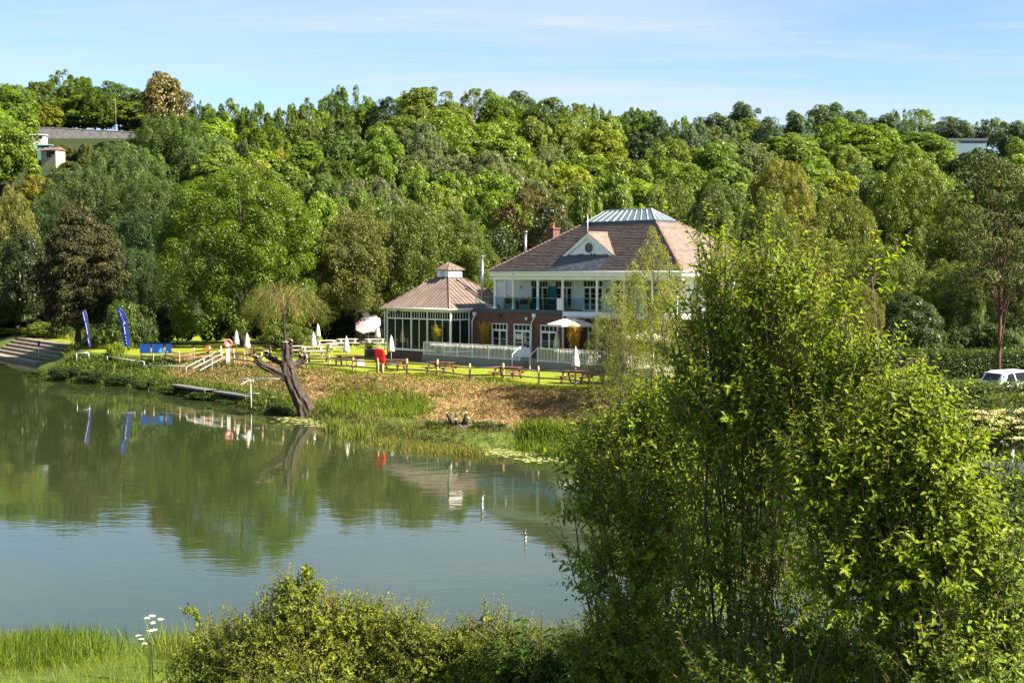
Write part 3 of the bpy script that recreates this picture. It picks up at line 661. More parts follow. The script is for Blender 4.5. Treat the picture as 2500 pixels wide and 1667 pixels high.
vtree('willow_olive', 'olive_willow', 15, 465, 203, 170, (0.105,0.115,0.026), 'olive willow cut by the left edge above the steps')
vtree('willow_olive', 'olive_willow', 872, 506, 154, 215, (0.105,0.118,0.034), 'pale olive willow between the dome-shaped tree and the copper roof', 'olive willows behind the pavilion')
vtree('willow_olive_b', 'olive_willow', 1010, 500, 156, 225, (0.090,0.118,0.026), 'olive green willow right behind the copper roof cupola', 'olive willows behind the pavilion')
vtree('willow_olive', 'olive_willow', 1125, 512, 158, 190, (0.078,0.112,0.020), 'green willow behind the steel flue', 'olive willows behind the pavilion')
vtree('dark_a', 'dark_tree', 790, 600, 160, 130, (0.035,0.06,0.016), 'dark small tree in the gap behind the dome-shaped tree')
vtree('dark_a', 'dark_tree', 1200, 560, 165, 150, (0.04,0.065,0.018), 'dark tree close behind the flue and main roof')
vtree('airy_a', 'bronze_tree', 1290, 462, 172, 190, (0.085,0.072,0.022), 'brownish thin-leaved tree behind the brick chimney')
vtree('dark_a', 'dark_tree', 1340, 500, 168, 150, (0.05,0.06,0.018), 'dull brown-green tree between chimney and weather vane')
vtree('round_a', 'leafy_tree', 1425, 455, 180, 110, (0.10,0.15,0.014), 'fresh green tree top left of the skylight')
for px, py, w, Y, k, c, lab in [(1640,448,190,165,'willow_olive',(0.085,0.115,0.026),'green willow right behind the skylight'),(1755,452,185,160,'willow_olive_b',(0.078,0.112,0.026),'rounded green willow behind the right hip of the tiled roof'),
        (1905,396,200,165,'lime',(0.125,0.13,0.013),'golden green tree standing above its neighbours right of the roof'),(1870,470,150,150,'willow_olive',(0.09,0.12,0.026),'soft green tree in front of the golden one'),(2060,480,200,140,'willow_olive_b',(0.10,0.118,0.018),'yellowish green tree above the thin birches'),
        (2230,395,250,150,'lime',(0.095,0.13,0.012),'big bright green tree left of the pine'),(2130,440,170,155,'round_b',(0.05,0.085,0.018),'shaded green tree beside the big bright one'),(2350,470,180,130,'willow_olive',(0.08,0.105,0.018),'dull green tree at the foot of the pine'),(2000,560,180,118,'willow_olive',(0.10,0.115,0.016),'yellow-tinged willow over the foreground bush'),
        (2150,600,230,112,'willow_olive_b',(0.085,0.115,0.020),'wide leafy willow left of the pine trunk'),(2310,640,190,104,'willow_olive',(0.085,0.115,0.022),'leafy willow touching the pine trunk'),(2480,560,160,100,'willow_olive_b',(0.05,0.07,0.016),'dark leafy tree behind the white car'),(2220,720,170,98,'dark_a',(0.04,0.065,0.018),'dark tree between willow and road')]:
    vtree(k, 'valley_tree', px, py, Y, w, c, lab, 'trees right of the clubhouse')
for px, py, w, Y, c, lab in [(1850,620,150,92,(0.125,0.125,0.024),'fine-leaved birch behind the tallest foreground shoots'),(1950,610,140,95,(0.115,0.12,0.022),'fine-leaved birch with pale thin stems'),(2090,690,150,90,(0.11,0.115,0.022),'low fine-leaved birch near the road'),(1740,640,120,96,(0.12,0.13,0.03),'fine-leaved birch against the right end of the roof'),(1775,592,130,94,(0.13,0.15,0.03),'tall fine-leaved birch screening the right hip of the roof'),(1835,606,130,97,(0.12,0.14,0.028),'fine-leaved birch right of the one screening the roof')]:
    vtree('fine_willow', 'birch_tree', px, py, Y, w, c, lab, 'birches right of the clubhouse')
for px, py, w, Y, c, lab in [(1592,560,150,90,(0.165,0.185,0.034),'tallest slender yellow-green willow before the clubhouse front'),(1500,690,135,89,(0.15,0.168,0.034),'short slender willow nearest the open grey parasol'),(1550,640,120,92,(0.155,0.175,0.034),'slender willow just left of the tallest one'),(1655,640,140,93,(0.165,0.185,0.036),'slender willow hiding the clubhouse corner'),(1470,770,115,88,(0.10,0.12,0.034),'smallest grey-green willow beside the terrace railing'),(1622,690,130,87,(0.15,0.175,0.034),'low slender willow in front of the tallest one'),(1525,790,120,86,(0.12,0.14,0.034),'low grey willow before the right terrace railing')]:
    vtree('slim_willow', 'slender_willow', px, py, Y, w, c, lab, 'slender willows before the clubhouse')
# pine: bare red stem, flat sprays high up
pine_me, pine_cc = crown_mesh('pine_crown', 61, 3.0, 11.4, 3.0, nclump=120, clump=0.8, per=110, leafs=0.24, aspect=0.25, m=needle, stretch=(1.3,1.3,0.35), up=0.6, rnd=0.6, inner=0.15)
PROTO['pine'] = (pine_me, trunk_mesh('pine_trunk', 62, 12.6, 0.17, pine_cc, bark_red, 22, 0.01), 3.2, 14.4)
vtree('pine', 'pine_tree', 2446, 335, 76, 225, (0.062, 0.078, 0.02), 'tall dark pine with bare reddish trunk near the parked car')
# undergrowth bushes along the wood's foot and the left bank
for i, (px, py, w, Y, c, lab) in enumerate([(300,735,90,146,(0.06,0.10,0.018),'bright leafy bush behind the larger feather flag'),(345,745,80,147,(0.04,0.07,0.016),'dark bush between the flags and the dome-shaped tree'),(150,778,60,180,(0.06,0.095,0.016),'small bush right of the concrete steps'),(690,790,110,142,(0.075,0.11,0.016),'leafy bush behind the stump of the pollard'),(830,745,110,163,(0.03,0.05,0.016),'dark bush left of the dark shed'),
        (740,800,70,138,(0.09,0.13,0.02),'small spiky bush beside a folded parasol'),(20,800,150,192,(0.09,0.13,0.016),'tall grassy bush above the concrete steps'),(112,785,120,184,(0.10,0.13,0.016),'sunny weedy bush beyond the concrete steps'),(228,800,60,150,(0.05,0.085,0.016),'low shaded bush behind the violet flag')]):
    vtree('bush_a' if i % 2 else 'under_bush', 'leafy_bush', px, py, Y, w, c, lab, cat='bush', group='bushes along the foot of the wood')

for i, (px, py, w, Y, lab) in enumerate([(300,525,210,232,'grey-green poplar straight behind the bronze conifer, second tier'),(395,500,210,228,'grey-green poplar filling the gap left of the dome-shaped tree'),(240,570,170,222,'low grey-green poplar just right of the bronze conifer'),(345,610,190,205,'lowest grey-green poplar above the larger feather flag'),(420,640,150,196,'shaded poplar beside the dome-shaped tree')]):
    vtree('poplar_pale' if i % 2 else 'poplar_pale_b', 'poplar_tree', px, py, Y, w, (0.052,0.086,0.032), lab, 'pale poplars on the left slope')

# shrubs closing the view under the big trees, coloured dark for the shadow there
WORDS = ['under the left side of the dome-shaped tree','straight under the dome-shaped tree','under the right side of the dome-shaped tree','behind the potted palm','left of the dark shed','behind the conservatory roof','right behind the larger flag','at the left edge above the steps']
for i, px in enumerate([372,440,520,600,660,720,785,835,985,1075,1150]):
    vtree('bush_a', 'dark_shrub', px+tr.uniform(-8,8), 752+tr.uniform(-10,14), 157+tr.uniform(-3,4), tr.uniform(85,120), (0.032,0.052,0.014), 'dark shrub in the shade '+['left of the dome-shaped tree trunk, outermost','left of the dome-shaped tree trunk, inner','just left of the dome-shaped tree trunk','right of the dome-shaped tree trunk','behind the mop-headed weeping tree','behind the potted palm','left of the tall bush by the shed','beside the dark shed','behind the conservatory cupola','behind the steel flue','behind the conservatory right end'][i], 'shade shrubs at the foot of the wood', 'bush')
for i, px in enumerate([1930,2010,2090,2170,2240,2310,2390,2460]):
    vtree('bush_a', 'dark_shrub', px+tr.uniform(-8,8), 800+tr.uniform(-14,14), 92+tr.uniform(-3,3), tr.uniform(110,150), (0.04,0.065,0.015), 'dark shrub beyond the road, '+['first','second','third','fourth','fifth','sixth','seventh','eighth'][i]+' from the clubhouse', 'shrubs beyond the road', 'bush')
for i, (px, py) in enumerate([(150,352),(175,362),(210,350),(245,358),(165,395),(205,385),(285,352),(140,410)]):
    vtree('bush_a', 'allotment_bush', px, py, (252-i*1.5)*HK, 42, (0.085,0.105,0.02), 'small bush on the allotment, '+['left of the bare plot','just below the wall, second','under the wall middle','under the wall right part','below the cream outbuilding','beside the poplar tops','at the right end of the wall','lowest of the plot'][i], 'allotment bushes', 'bush')

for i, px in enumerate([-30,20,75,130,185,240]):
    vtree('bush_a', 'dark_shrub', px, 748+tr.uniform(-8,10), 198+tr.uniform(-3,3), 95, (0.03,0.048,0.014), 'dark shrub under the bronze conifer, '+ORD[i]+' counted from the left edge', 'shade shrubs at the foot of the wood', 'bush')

for px, py, w, Y, c, lab in [(-5,590,170,198,(0.05,0.075,0.018),'dark green tree cut by the left edge above the landing steps'),(120,640,150,200,(0.042,0.065,0.017),'dark green tree behind the landing steps and bronze conifer'),(40,700,130,194,(0.07,0.10,0.018),'low green tree straight above the landing steps')]:
    vtree('dark_a', 'dark_tree', px, py, Y, w, c, lab)

# trees of the opposite bank upstream, outside the picture; the conservatory panes mirror them
for i, (x, y, h) in enumerate([(-112,118,15),(-108,127,13),(-118,134,16),(-106,110,12),(-120,143,15),(-125,124,17),(-104,119,12),(-115,104,14),(-128,138,16),(-110,137,13)]):
    tree('round_a' if i % 2 else 'round_c', 'upstream_tree', (x, y, gz(x, y)-2.2), 13, h, (0.06,0.10,0.016), 'leafy tree upstream mirrored in the conservatory panes, '+(ORD+['ninth','tenth'])[i]+' from the water', 'trees on the upstream bank')
# ---------------------------------------------------------------- the clubhouse
BR = -TH
def tiled_slope(rng, poly, nrm_up, tw=0.30, th=0.20, t=0.055):
    """courses of tiles laid on a sloping polygon; poly[0]->poly[1] is the eave. Returns verts, faces, tint"""
    p = [Vector(q) for q in poly]; ex = (p[1]-p[0]).normalized(); nn = (p[1]-p[0]).cross(p[-1]-p[0]).normalized()
    if nn.z < 0: nn = -nn
    ey = nn.cross(ex)
    if ey.z < 0: ey = -ey
    q2 = [((a-p[0]).dot(ex), (a-p[0]).dot(ey)) for a in p]
    top = max(b for a, b in q2); vs = []; fs = []; ts = []
    def span(y):
        xs = []
        for i in range(len(q2)):
            (x0, y0), (x1, y1) = q2[i], q2[(i+1) % len(q2)]
            if (y0-y)*(y1-y) <= 0 and abs(y1-y0) > 1e-6: xs.append(x0+(x1-x0)*(y-y0)/(y1-y0))
        return (min(xs), max(xs)) if len(xs) >= 2 else None
    y = 0.0; row = 0
    while y < top-0.02:
        y1 = min(y+th, top); s = span(min(y+th*0.5, top-0.01))
        if s:
            x = s[0]-(tw/2 if row % 2 else 0)
            rt = rng.uniform(-0.22, 0.22)
            while x < s[1]:
                a, b = max(x, s[0]), min(x+tw*0.985, s[1])
                if b-a > 0.03:
                    lift = t*rng.uniform(0.8, 1.35); k = len(vs)
                    P = lambda u, v, w: p[0]+ex*u+ey*v+nn*w
                    vs += [P(a, y, lift), P(b, y, lift), P(b, y1, 0.006), P(a, y1, 0.006), P(a, y, 0), P(b, y, 0)]
                    fs += [(k, k+1, k+2, k+3), (k+4, k+5, k+1, k)]
                    ti = min(1, max(0, rng.gauss(0.45, 0.24)+rt)); ts += [ti]*6
                x += tw
        y += th; row += 1
    return vs, fs, ts
def tile_part(name, polys, parent, seed, tw=0.30, th=0.20):
    rng = random.Random(seed); V = []; Fs = []; T = []
    for po in polys:
        v, f, t = tiled_slope(rng, po, None, tw, th); b = len(V); V += [tuple(a) for a in v]; Fs += [tuple(b+i for i in q) for q in f]; T += t
    return tag(obj(name, arrays_mesh(name, np.array(V), np.array(Fs), tile, np.array(T)), parent), kind='stuff')

club = empty('clubhouse', (BO[0], BO[1], 0), BR, 'two-storey white clubhouse with tiled hip roof, clock gable and balcony', 'building')
EX0, EX1, EY0, EY1, EZ = 2.74, 23.93, -0.5, 11.5, 10.36
SX0, SX1, SY0, SY1, SZ = 9.5, 17.1, 4.45, 6.95, 14.36
# roof deck below the tiles, then tiles, hips
e = [(EX0,EY0,EZ),(EX1,EY0,EZ),(EX1,EY1,EZ),(EX0,EY1,EZ)]; s_ = [(SX0,SY0,SZ),(SX1,SY0,SZ),(SX1,SY1,SZ),(SX0,SY1,SZ)]
dk = 0.03
rb = MB().add([(a,b,c-dk) for a,b,c in e]+[(a,b,c-dk) for a,b,c in s_], [(0,1,5,4),(1,2,6,5),(2,3,7,6),(3,0,4,7),(4,5,6,7)])
roof = rb.build('roof', lead, club)
tile_part('roof_tiles', [(e[0],e[1],s_[1],s_[0]),(e[1],e[2],s_[2],s_[1]),(e[2],e[3],s_[3],s_[2]),(e[3],e[0],s_[0],s_[3])], roof, 5)
for a, b in zip(e, s_):
    h = MB(); a, b = Vector(a), Vector(b); n = 26
    for i in range(n):
        p0, p1 = a.lerp(b, i/n), a.lerp(b, (i+1.05)/n); h.tube([p0+Vector((0,0,0.045)), p1+Vector((0,0,0.02))], [0.13, 0.11], 6, cap=True, smooth=False)
    h.build('hip_tiles', mat('hip_tile_clay', (0.22,0.13,0.12), 0.8, 0.2, 3) if 'hip_tile_clay' not in MATS else MATS['hip_tile_clay'], roof)
# fascia, gutter and soffit
fa = MB(); 
fa.box(EX0+0.06,EX1-0.06,EY0+0.06,EY0+0.14,9.98,10.30); fa.box(EX0+0.06,EX1-0.06,EY1-0.14,EY1-0.06,9.98,10.30); fa.box(EX0+0.06,EX0+0.14,EY0+0.141,EY1-0.141,9.98,10.30); fa.box(EX1-0.14,EX1-0.06,EY0+0.141,EY1-0.141,9.98,10.30)
fa.build('fascia', white, club)
MB().box(EX0+0.10,EX1-0.10,EY0+0.10,EY1-0.10,9.93,9.975).build('soffit', render_white, club)
gu = MB()
for a, b in ((e[0],e[1]),(e[1],e[2]),(e[3],e[0])):
    gu.tube([Vector(a)+Vector((0,0,-0.06)), Vector(b)+Vector((0,0,-0.06))], 0.065, 8)
gu.build('gutter', white, club)
MB().box(EX0+0.25,EX1-0.25,EY0+0.30,EY0+0.62,9.66,9.928).build('eave_beam', white, club)
for a, b in ((4.92,0),):
    MB().lathe([(0.05,0),(0.06,0.03),(0.05,0.06)],8,(L(1254,667,-0.44)[0],EY0+0.02,10.12)).build('floodlight', black_paint, club)
# upper storey walls set back behind the balcony, lower storey
UY = 2.4
up = MB(); up.box(2.2,23.4,UY,11.0,6.6,9.93)
upper = up.build('upper_wall', render_white, club)
lo = MB(); lo.box(0.0,11.02,0.0,10.8,2.4,6.88); lo.box(11.02,23.4,2.1,10.8,2.4,6.6)
lower = lo.build('brick_wall', brick, club)
# balcony decks
bd = MB().box(0.05,11.04,-0.06,2.395,6.885,7.20); bd.build('balcony_deck', dark_fascia, club)
bd = MB().box(11.20,23.5,-0.05,2.395,6.74,7.10); bd.build('portico_deck', white, club)
MB().box(11.3,23.3,0.15,2.1,6.60,6.735).build('portico_ceiling', white, club)
# columns
COLX = [2.96,5.18,8.12,10.99,14.77,17.65,20.55,22.9]
for i, cx in enumerate(COLX):
    r = 0.15 if i == 0 else 0.115; z0 = 7.20 if i < 3 else 3.15; zz = 9.66
    m = MB().lathe([(r*1.35,z0),(r*1.35,z0+0.10),(r*1.08,z0+0.14),(r,z0+0.3),(r*0.95,zz-0.2),(r*1.15,zz-0.12),(r*1.3,zz-0.05),(r*1.3,zz)],14,(cx,0.12,0)); m.build('column', white, club)
# side opening at the left end of the balcony: post, head and sill rail
MB().box(1.86,2.02,UY-0.2,UY-0.04,7.2,9.93).build('post', white, club)
# windows and doors
def unit_door(parent, x0, x1, z0, z1, y, leaves=2, transom=True, panel=0.0, bars=2, side=False, name='door', m=white, blind=False, depth=0.10):
    """glazed door or window: frame, leaves with panes and glazing bars"""
    d = MB(); t = 0.07
    d.box(x0,x0+t,y-depth,y+0.02,z0,z1); d.box(x1-t,x1,y-depth,y+0.02,z0,z1); d.box(x0+t,x1-t,y-depth,y+0.02,z1-t,z1)
    o = d.build(name, m, parent)
    MB().box(x0+t,x1-t,y-0.012,y+0.02,z0+0.01,z1-t).build('glass', glass_dark, o)
    zt = z1-t
    if transom:
        zt = z1-0.52
        MB().box(x0+t,x1-t,y-depth+0.01,y+0.01,zt-0.06,zt+0.02).build('transom', m, o)
        n = leaves*2 if leaves > 1 else 2
        for k in range(1, n):
            xx = x0+t+(x1-x0-2*t)*k/n; MB().box(xx-0.02,xx+0.02,y-0.06,y-0.013,zt+0.021,z1-t-0.001).build('glazing_bar', m, o)
        zt -= 0.06
    lw = (x1-x0-2*t)/leaves
    for k in range(leaves):
        a = x0+t+k*lw; b = a+lw; lf = MB(); q = 0.075
        lf.box(a+0.005,a+q,y-0.07,y-0.013,z0+0.02,zt-0.005); lf.box(b-q,b-0.005,y-0.07,y-0.013,z0+0.02,zt-0.005); lf.box(a+q,b-q,y-0.07,y-0.013,zt-q,zt-0.005); lf.box(a+q,b-q,y-0.07,y-0.013,z0+0.02,z0+0.02+q+panel)
        lo_ = lf.build('leaf', m, o)
        for j in range(1, bars+1):
            zz = z0+0.02+q+panel+(zt-q-(z0+0.02+q+panel))*j/(bars+1); MB().box(a+q+0.001,b-q-0.001,y-0.055,y-0.014,zz-0.014,zz+0.014).build('glazing_bar', m, lo_)
        if blind and k == 0:
            MB().box(a+q+0.03,b-q-0.03,y-0.03,y-0.0125,z0+panel+0.75,zt-q-0.15).build('blind', curtain, lo_)
    return o
for x0, x1 in ((5.0,7.12),(7.94,9.94)):
    unit_door(club, x0, x1, 7.22, 9.58, UY-0.002, 3, bars=2)
unit_door(club, 11.15, 13.40, 7.12, 9.62, UY-0.002, 3, bars=3)
unit_door(club, 14.6, 16.6, 7.12, 9.62, UY-0.002, 3, bars=3); unit_door(club, 17.9, 20.0, 7.12, 9.62, UY-0.002, 3, bars=3)
unit_door(club, 2.71, 4.62, 3.9, 5.96, -0.002, 2, bars=1, name='window')
unit_door(club, 5.44, 7.45, 3.18, 5.96, -0.002, 2, panel=0.75, bars=2, blind=True)
unit_door(club, 8.61, 10.6, 3.9, 5.96, -0.002, 2, bars=1, name='window')
for x0, x1 in ((12.0,14.2),(15.2,17.4),(18.4,20.6)):
    unit_door(club, x0, x1, 3.17, 5.9, 2.098, 2, bars=2)
for y0, y1 in ((3.2,5.0),(6.8,8.6)):      # right side windows
    w = MB(); w.box(23.402,23.46,y0,y1,7.7,9.4); o = w.build('side_window', white, club); MB().box(23.461,23.47,y0+0.08,(y0+y1)/2-0.04,7.78,9.32).build('pane', glass_dark, o); MB().box(23.461,23.47,(y0+y1)/2+0.04,y1-0.08,7.78,9.32).build('pane', glass_dark, o)
for y0, y1 in ((3.2,5.0),(6.8,8.6)):
    w = MB(); w.box(23.402,23.46,y0,y1,3.9,5.9); o = w.build('side_window', white, club); MB().box(23.461,23.47,y0+0.08,y1-0.08,3.98,5.82).build('pane', glass_dark, o)
# balcony glass: separate panes between slim posts
gx_ = [0.62,2.2,3.9,5.55,7.2,8.85,10.75]
for a, b in zip(gx_[:-1], gx_[1:]):
    MB().box(a+0.04,b-0.04,-0.012,0.0,7.23,8.14).build('glass_panel', balcony_glass, club)
for a in gx_: MB().box(a-0.022,a+0.022,-0.03,0.015,7.2,8.12).build('baluster_post', steel, club)
MB().box(0.60,10.8,-0.03,0.015,8.145,8.185).build('handrail', steel, club)
for a, b in ((11.15,14.62),(14.92,17.5),(17.8,20.4),(20.7,23.3)):
    MB().box(a,b,0.05,0.062,7.14,8.2).build('glass_panel', balcony_glass, club); MB().box(a,b,0.035,0.08,8.205,8.24).build('handrail', steel, club)
MB().box(10.45,10.98,-0.03,0.10,7.2,8.16).build('end_panel', white, club)
# teal privacy screens on the balcony
for x0, x1, yy in ((6.1,7.45,1.2),(7.9,9.35,1.2)):
    MB().add([(x0,yy,7.2),(x1,yy,7.2),(x1,yy,9.15),(x0+0.35,yy,9.15)],[(0,1,2,3)]).prism([(x0,yy,7.2),(x1,yy,7.2),(x1,yy,9.15),(x0+0.32,yy,9.15)],(0,0.015,0)).build('privacy_screen', screen_glass, club)
# dormer gable with clock
GXc, GY, GZ0, GZ1, GH = 12.92, 0.95, 11.42, 13.42, 3.18
dm = MB(); yb = EY0+(GZ1-EZ)/(SZ-EZ)*(SY0-EY0)
dm.add([(GXc-GH+0.25,GY+0.12,GZ0),(GXc+GH-0.25,GY+0.12,GZ0),(GXc,GY+0.12,GZ1-0.14)], [(0,1,2)])
gable = dm.build('gable', white, club)
vb = MB()
for sx in (-1, 1):
    a = Vector((GXc+sx*GH, GY, GZ0-0.04)); b = Vector((GXc, GY, GZ1)); dd = (b-a).normalized(); nn = Vector((-sx*dd.z*sx, 0, abs(dd.x)))
    dwn = Vector((0,0,-0.30)); vb.prism([a, b, b+dwn*1.15, a+Vector((-sx*0.45,0,0))], (0,0.10,0))
vb.build('bargeboard', white, gable)
MB().box(GXc-GH+0.3,GXc+GH-0.3,GY+0.02,GY+0.118,GZ0-0.02,GZ0+0.16).build('gable_sill', white, gable)
# dark sheet standing in for the gable's shadow on the roof, down to the eave
def roof_z(y): return EZ+(y-EY0)/(SY0-EY0)*(SZ-EZ)
a0, a1 = EY0+0.02, GY+0.1
ap = MB().add([(GXc-GH+0.1,a0,roof_z(a0)+0.06),(GXc+GH-0.9,a0,roof_z(a0)+0.06),(GXc+GH-0.3,a1,roof_z(a1)+0.06),(GXc-GH+0.3,a1,roof_z(a1)+0.06)],[(0,1,2,3)])
ap.build('shadow_apron', lead, gable)
yb = EY0+(GZ1-EZ)/(SZ-EZ)*(SY0-EY0)
yl = EY0+(GZ0-EZ)/(SZ-EZ)*(SY0-EY0)
tile_part('dormer_tiles', [((GXc+GH+0.02,GY-0.05,GZ0),(GXc+GH+0.02,yl+0.15,GZ0),(GXc,yb+0.15,GZ1+0.03),(GXc,GY-0.05,GZ1+0.03)), ((GXc-GH-0.02,yl+0.15,GZ0),(GXc-GH-0.02,GY-0.05,GZ0),(GXc,GY-0.05,GZ1+0.03),(GXc,yb+0.15,GZ1+0.03))], gable, 9, 0.28, 0.2)
MB().tube([(GXc,GY-0.05,GZ1+0.06),(GXc,yb+0.1,GZ1+0.06)], 0.09, 6).build('ridge_tiles', MATS['hip_tile_clay'], gable)
ck = MB(); cz = 12.24; cxk = GXc+0.1
ck.tube([(cxk,GY+0.115,cz),(cxk,GY+0.06,cz)], 0.36, 28, smooth=False); clock = ck.build('clock', mat('clock_face_blue', (0.03,0.05,0.085), 0.4, 0.05, 3), gable)
rg = MB()
for k in range(28):
    a0_, a1_ = 2*math.pi*k/28, 2*math.pi*(k+1)/28; rg.bar((cxk+0.37*math.cos(a0_),GY+0.05,cz+0.37*math.sin(a0_)),(cxk+0.37*math.cos(a1_),GY+0.05,cz+0.37*math.sin(a1_)),0.05,0.035)
rg.build('clock_rim', MATS['clock_face_blue'], clock)
hm = MB()
for k in range(12):
    a = 2*math.pi*k/12; hm.bar((cxk+0.27*math.cos(a),GY+0.052,cz+0.27*math.sin(a)),(cxk+0.33*math.cos(a),GY+0.052,cz+0.33*math.sin(a)),0.012,0.03)
hm.build('hour_marks', gold, clock)
MB().bar((cxk-0.02,GY+0.048,cz-0.02),(cxk+0.13,GY+0.048,cz-0.12),0.012,0.045).build('hour_hand', gold, clock)
MB().bar((cxk,GY+0.044,cz),(cxk+0.05,GY+0.044,cz+0.26),0.012,0.03).build('minute_hand', gold, clock)
for dx in (-1.05,-0.72,0.28,0.62):
    MB().tube([(cxk+dx,GY+0.115,cz-0.52),(cxk+dx,GY+0.03,cz-0.55)], 0.065, 10).build('spot_lamp', black_paint, gable)
# weather vane
wv = MB().tube([(GXc-0.02,GY+0.05,GZ1-0.1),(GXc-0.02,GY+0.05,GZ1+1.55)], [0.035,0.022], 6); vane = wv.build('weather_vane', white, club)
MB().bar((GXc-0.35,GY+0.05,GZ1+1.55),(GXc+0.35,GY+0.05,GZ1+1.55),0.03,0.05).prism([(GXc+0.02,GY+0.04,GZ1+1.58),(GXc+0.42,GY+0.04,GZ1+1.62),(GXc+0.38,GY+0.04,GZ1+1.95),(GXc+0.1,GY+0.04,GZ1+1.8)],(0,0.02,0)).build('arrow', gold, vane)
# skylight lantern
sk = MB().box(SX0-0.25,SX1+0.25,SY0-0.25,SY1+0.25,SZ-0.28,SZ+0.10); skl = sk.build('skylight', lead, club)
RX0, RX1, RY, RZ = 10.5, 15.6, 5.7, 15.42
b4 = [(SX0,SY0,SZ+0.1),(SX1,SY0,SZ+0.1),(SX1,SY1,SZ+0.1),(SX0,SY1,SZ+0.1)]; r2 = [Vector((RX0,RY,RZ)),Vector((RX1,RY,RZ))]
n = 10
def panes(a0, a1, b0, b1, n):
    a0, a1, b0, b1 = map(Vector, (a0, a1, b0, b1)); nn = (a1-a0).cross(b0-a0); nn = (nn if nn.length > 1e-6 else (a1-a0).cross(b1-a0)).normalized()
    for k in range(n):
        p = [a0.lerp(a1, (k+0.04)/n), a0.lerp(a1, (k+0.96)/n), b0.lerp(b1, (k+0.96)/n), b0.lerp(b1, (k+0.04)/n)]
        if (p[2]-p[3]).length < 0.05: p = p[:3]
        MB().prism(p, nn*0.02).build('pane', skyglass, skl)
    for k in range(n+1):
        MB().bar(a0.lerp(a1, k/n)+nn*0.03, b0.lerp(b1, k/n)+nn*0.03, 0.06, 0.06).build('glazing_bar', galv, skl)
panes(b4[0],b4[1],r2[0],r2[1],n); panes(b4[2],b4[3],r2[1],r2[0],n); panes(b4[1],b4[2],r2[1],r2[1],4); panes(b4[3],b4[0],r2[0],r2[0],4)
MB().bar(r2[0]+Vector((-.05,0,.03)),r2[1]+Vector((.05,0,.03)),0.14,0.08).build('ridge_cap', galv, skl)
# chimney and flues
chx, chz = L(1350,590,6.4)
cm = MB().box(chx-0.42,chx+0.42,6.0,6.8,11.0,14.05); cm.box(chx-0.50,chx+0.50,5.92,6.88,14.051,14.2); chim = cm.build('chimney', brick, club)
MB().lathe([(0.15,0),(0.13,0.35),(0.16,0.37),(0.16,0.42),(0.10,0.42)],12,(chx,6.4,14.2)).build('chimney_pot', terracotta, chim)
fx, fz = L(1283,617,3.5)
MB().tube([(fx,3.5,10.6),(fx,3.5,13.7)],0.13,12).lathe([(0.13,0),(0.20,0.02),(0.20,0.1),(0.05,0.14)],12,(fx,3.5,13.72)).build('flue', steel, club)
# low wing at the far left end
wg = MB().box(-0.4,2.19,3.4,9.6,6.9,9.7); wing = wg.build('wing_wall', render_white, club)
tile_part('wing_tiles', [((-0.9,3.0,9.86),(2.7,3.0,9.86),(2.7,5.4,11.3),(1.5,5.4,11.3)),((-0.9,10.0,9.86),(-0.9,3.0,9.86),(1.5,5.4,11.3),(1.5,7.6,11.3))], wing, 12)
MB().box(-0.95,2.6,2.96,3.02,9.68,9.85).build('wing_fascia', white, wing)
MB().bar((2.3,3.0,9.6),(-0.1,2.6,9.0),0.07,0.07).build('bracket', white, wing)
# rainwater pipes on the brick front and gutter ends
def downpipe(x, zt, zb, y=-0.13):
    MB().tube([(x+0.28,y+0.05,zt),(x+0.28,y,zt-0.28),(x,y,zt-0.62),(x,y,zb)],0.055,8).box(x+0.14,x+0.42,y-0.08,y+0.1,zt-0.2,zt+0.12).build('downpipe', white, club)
downpipe(7.62,6.75,3.2); downpipe(0.28,6.75,3.2)
MB().lathe([(0.06,0),(0.11,0.06),(0.11,0.2),(0.04,0.26)],10,(7.02,-0.16,6.30)).build('wall_lamp', white, club)
MB().box(3.58,3.86,-0.13,-0.002,6.55,6.72).build('wall_lamp', black_paint, club)
lx = L(1486,702,UY)[0]
MB().lathe([(0.03,0.42),(0.11,0.34),(0.12,0.05),(0.07,0)],8,(lx,UY-0.2,8.55)).build('lantern', black_paint, club)
MB().tube([(L(1275,697,UY)[0],UY-0.05,9.0),(L(1275,697,UY)[0],UY-0.22,9.12),(L(1275,697,UY)[0],UY-0.22,8.85)],0.03,6).build('wall_hook', black_paint, club)

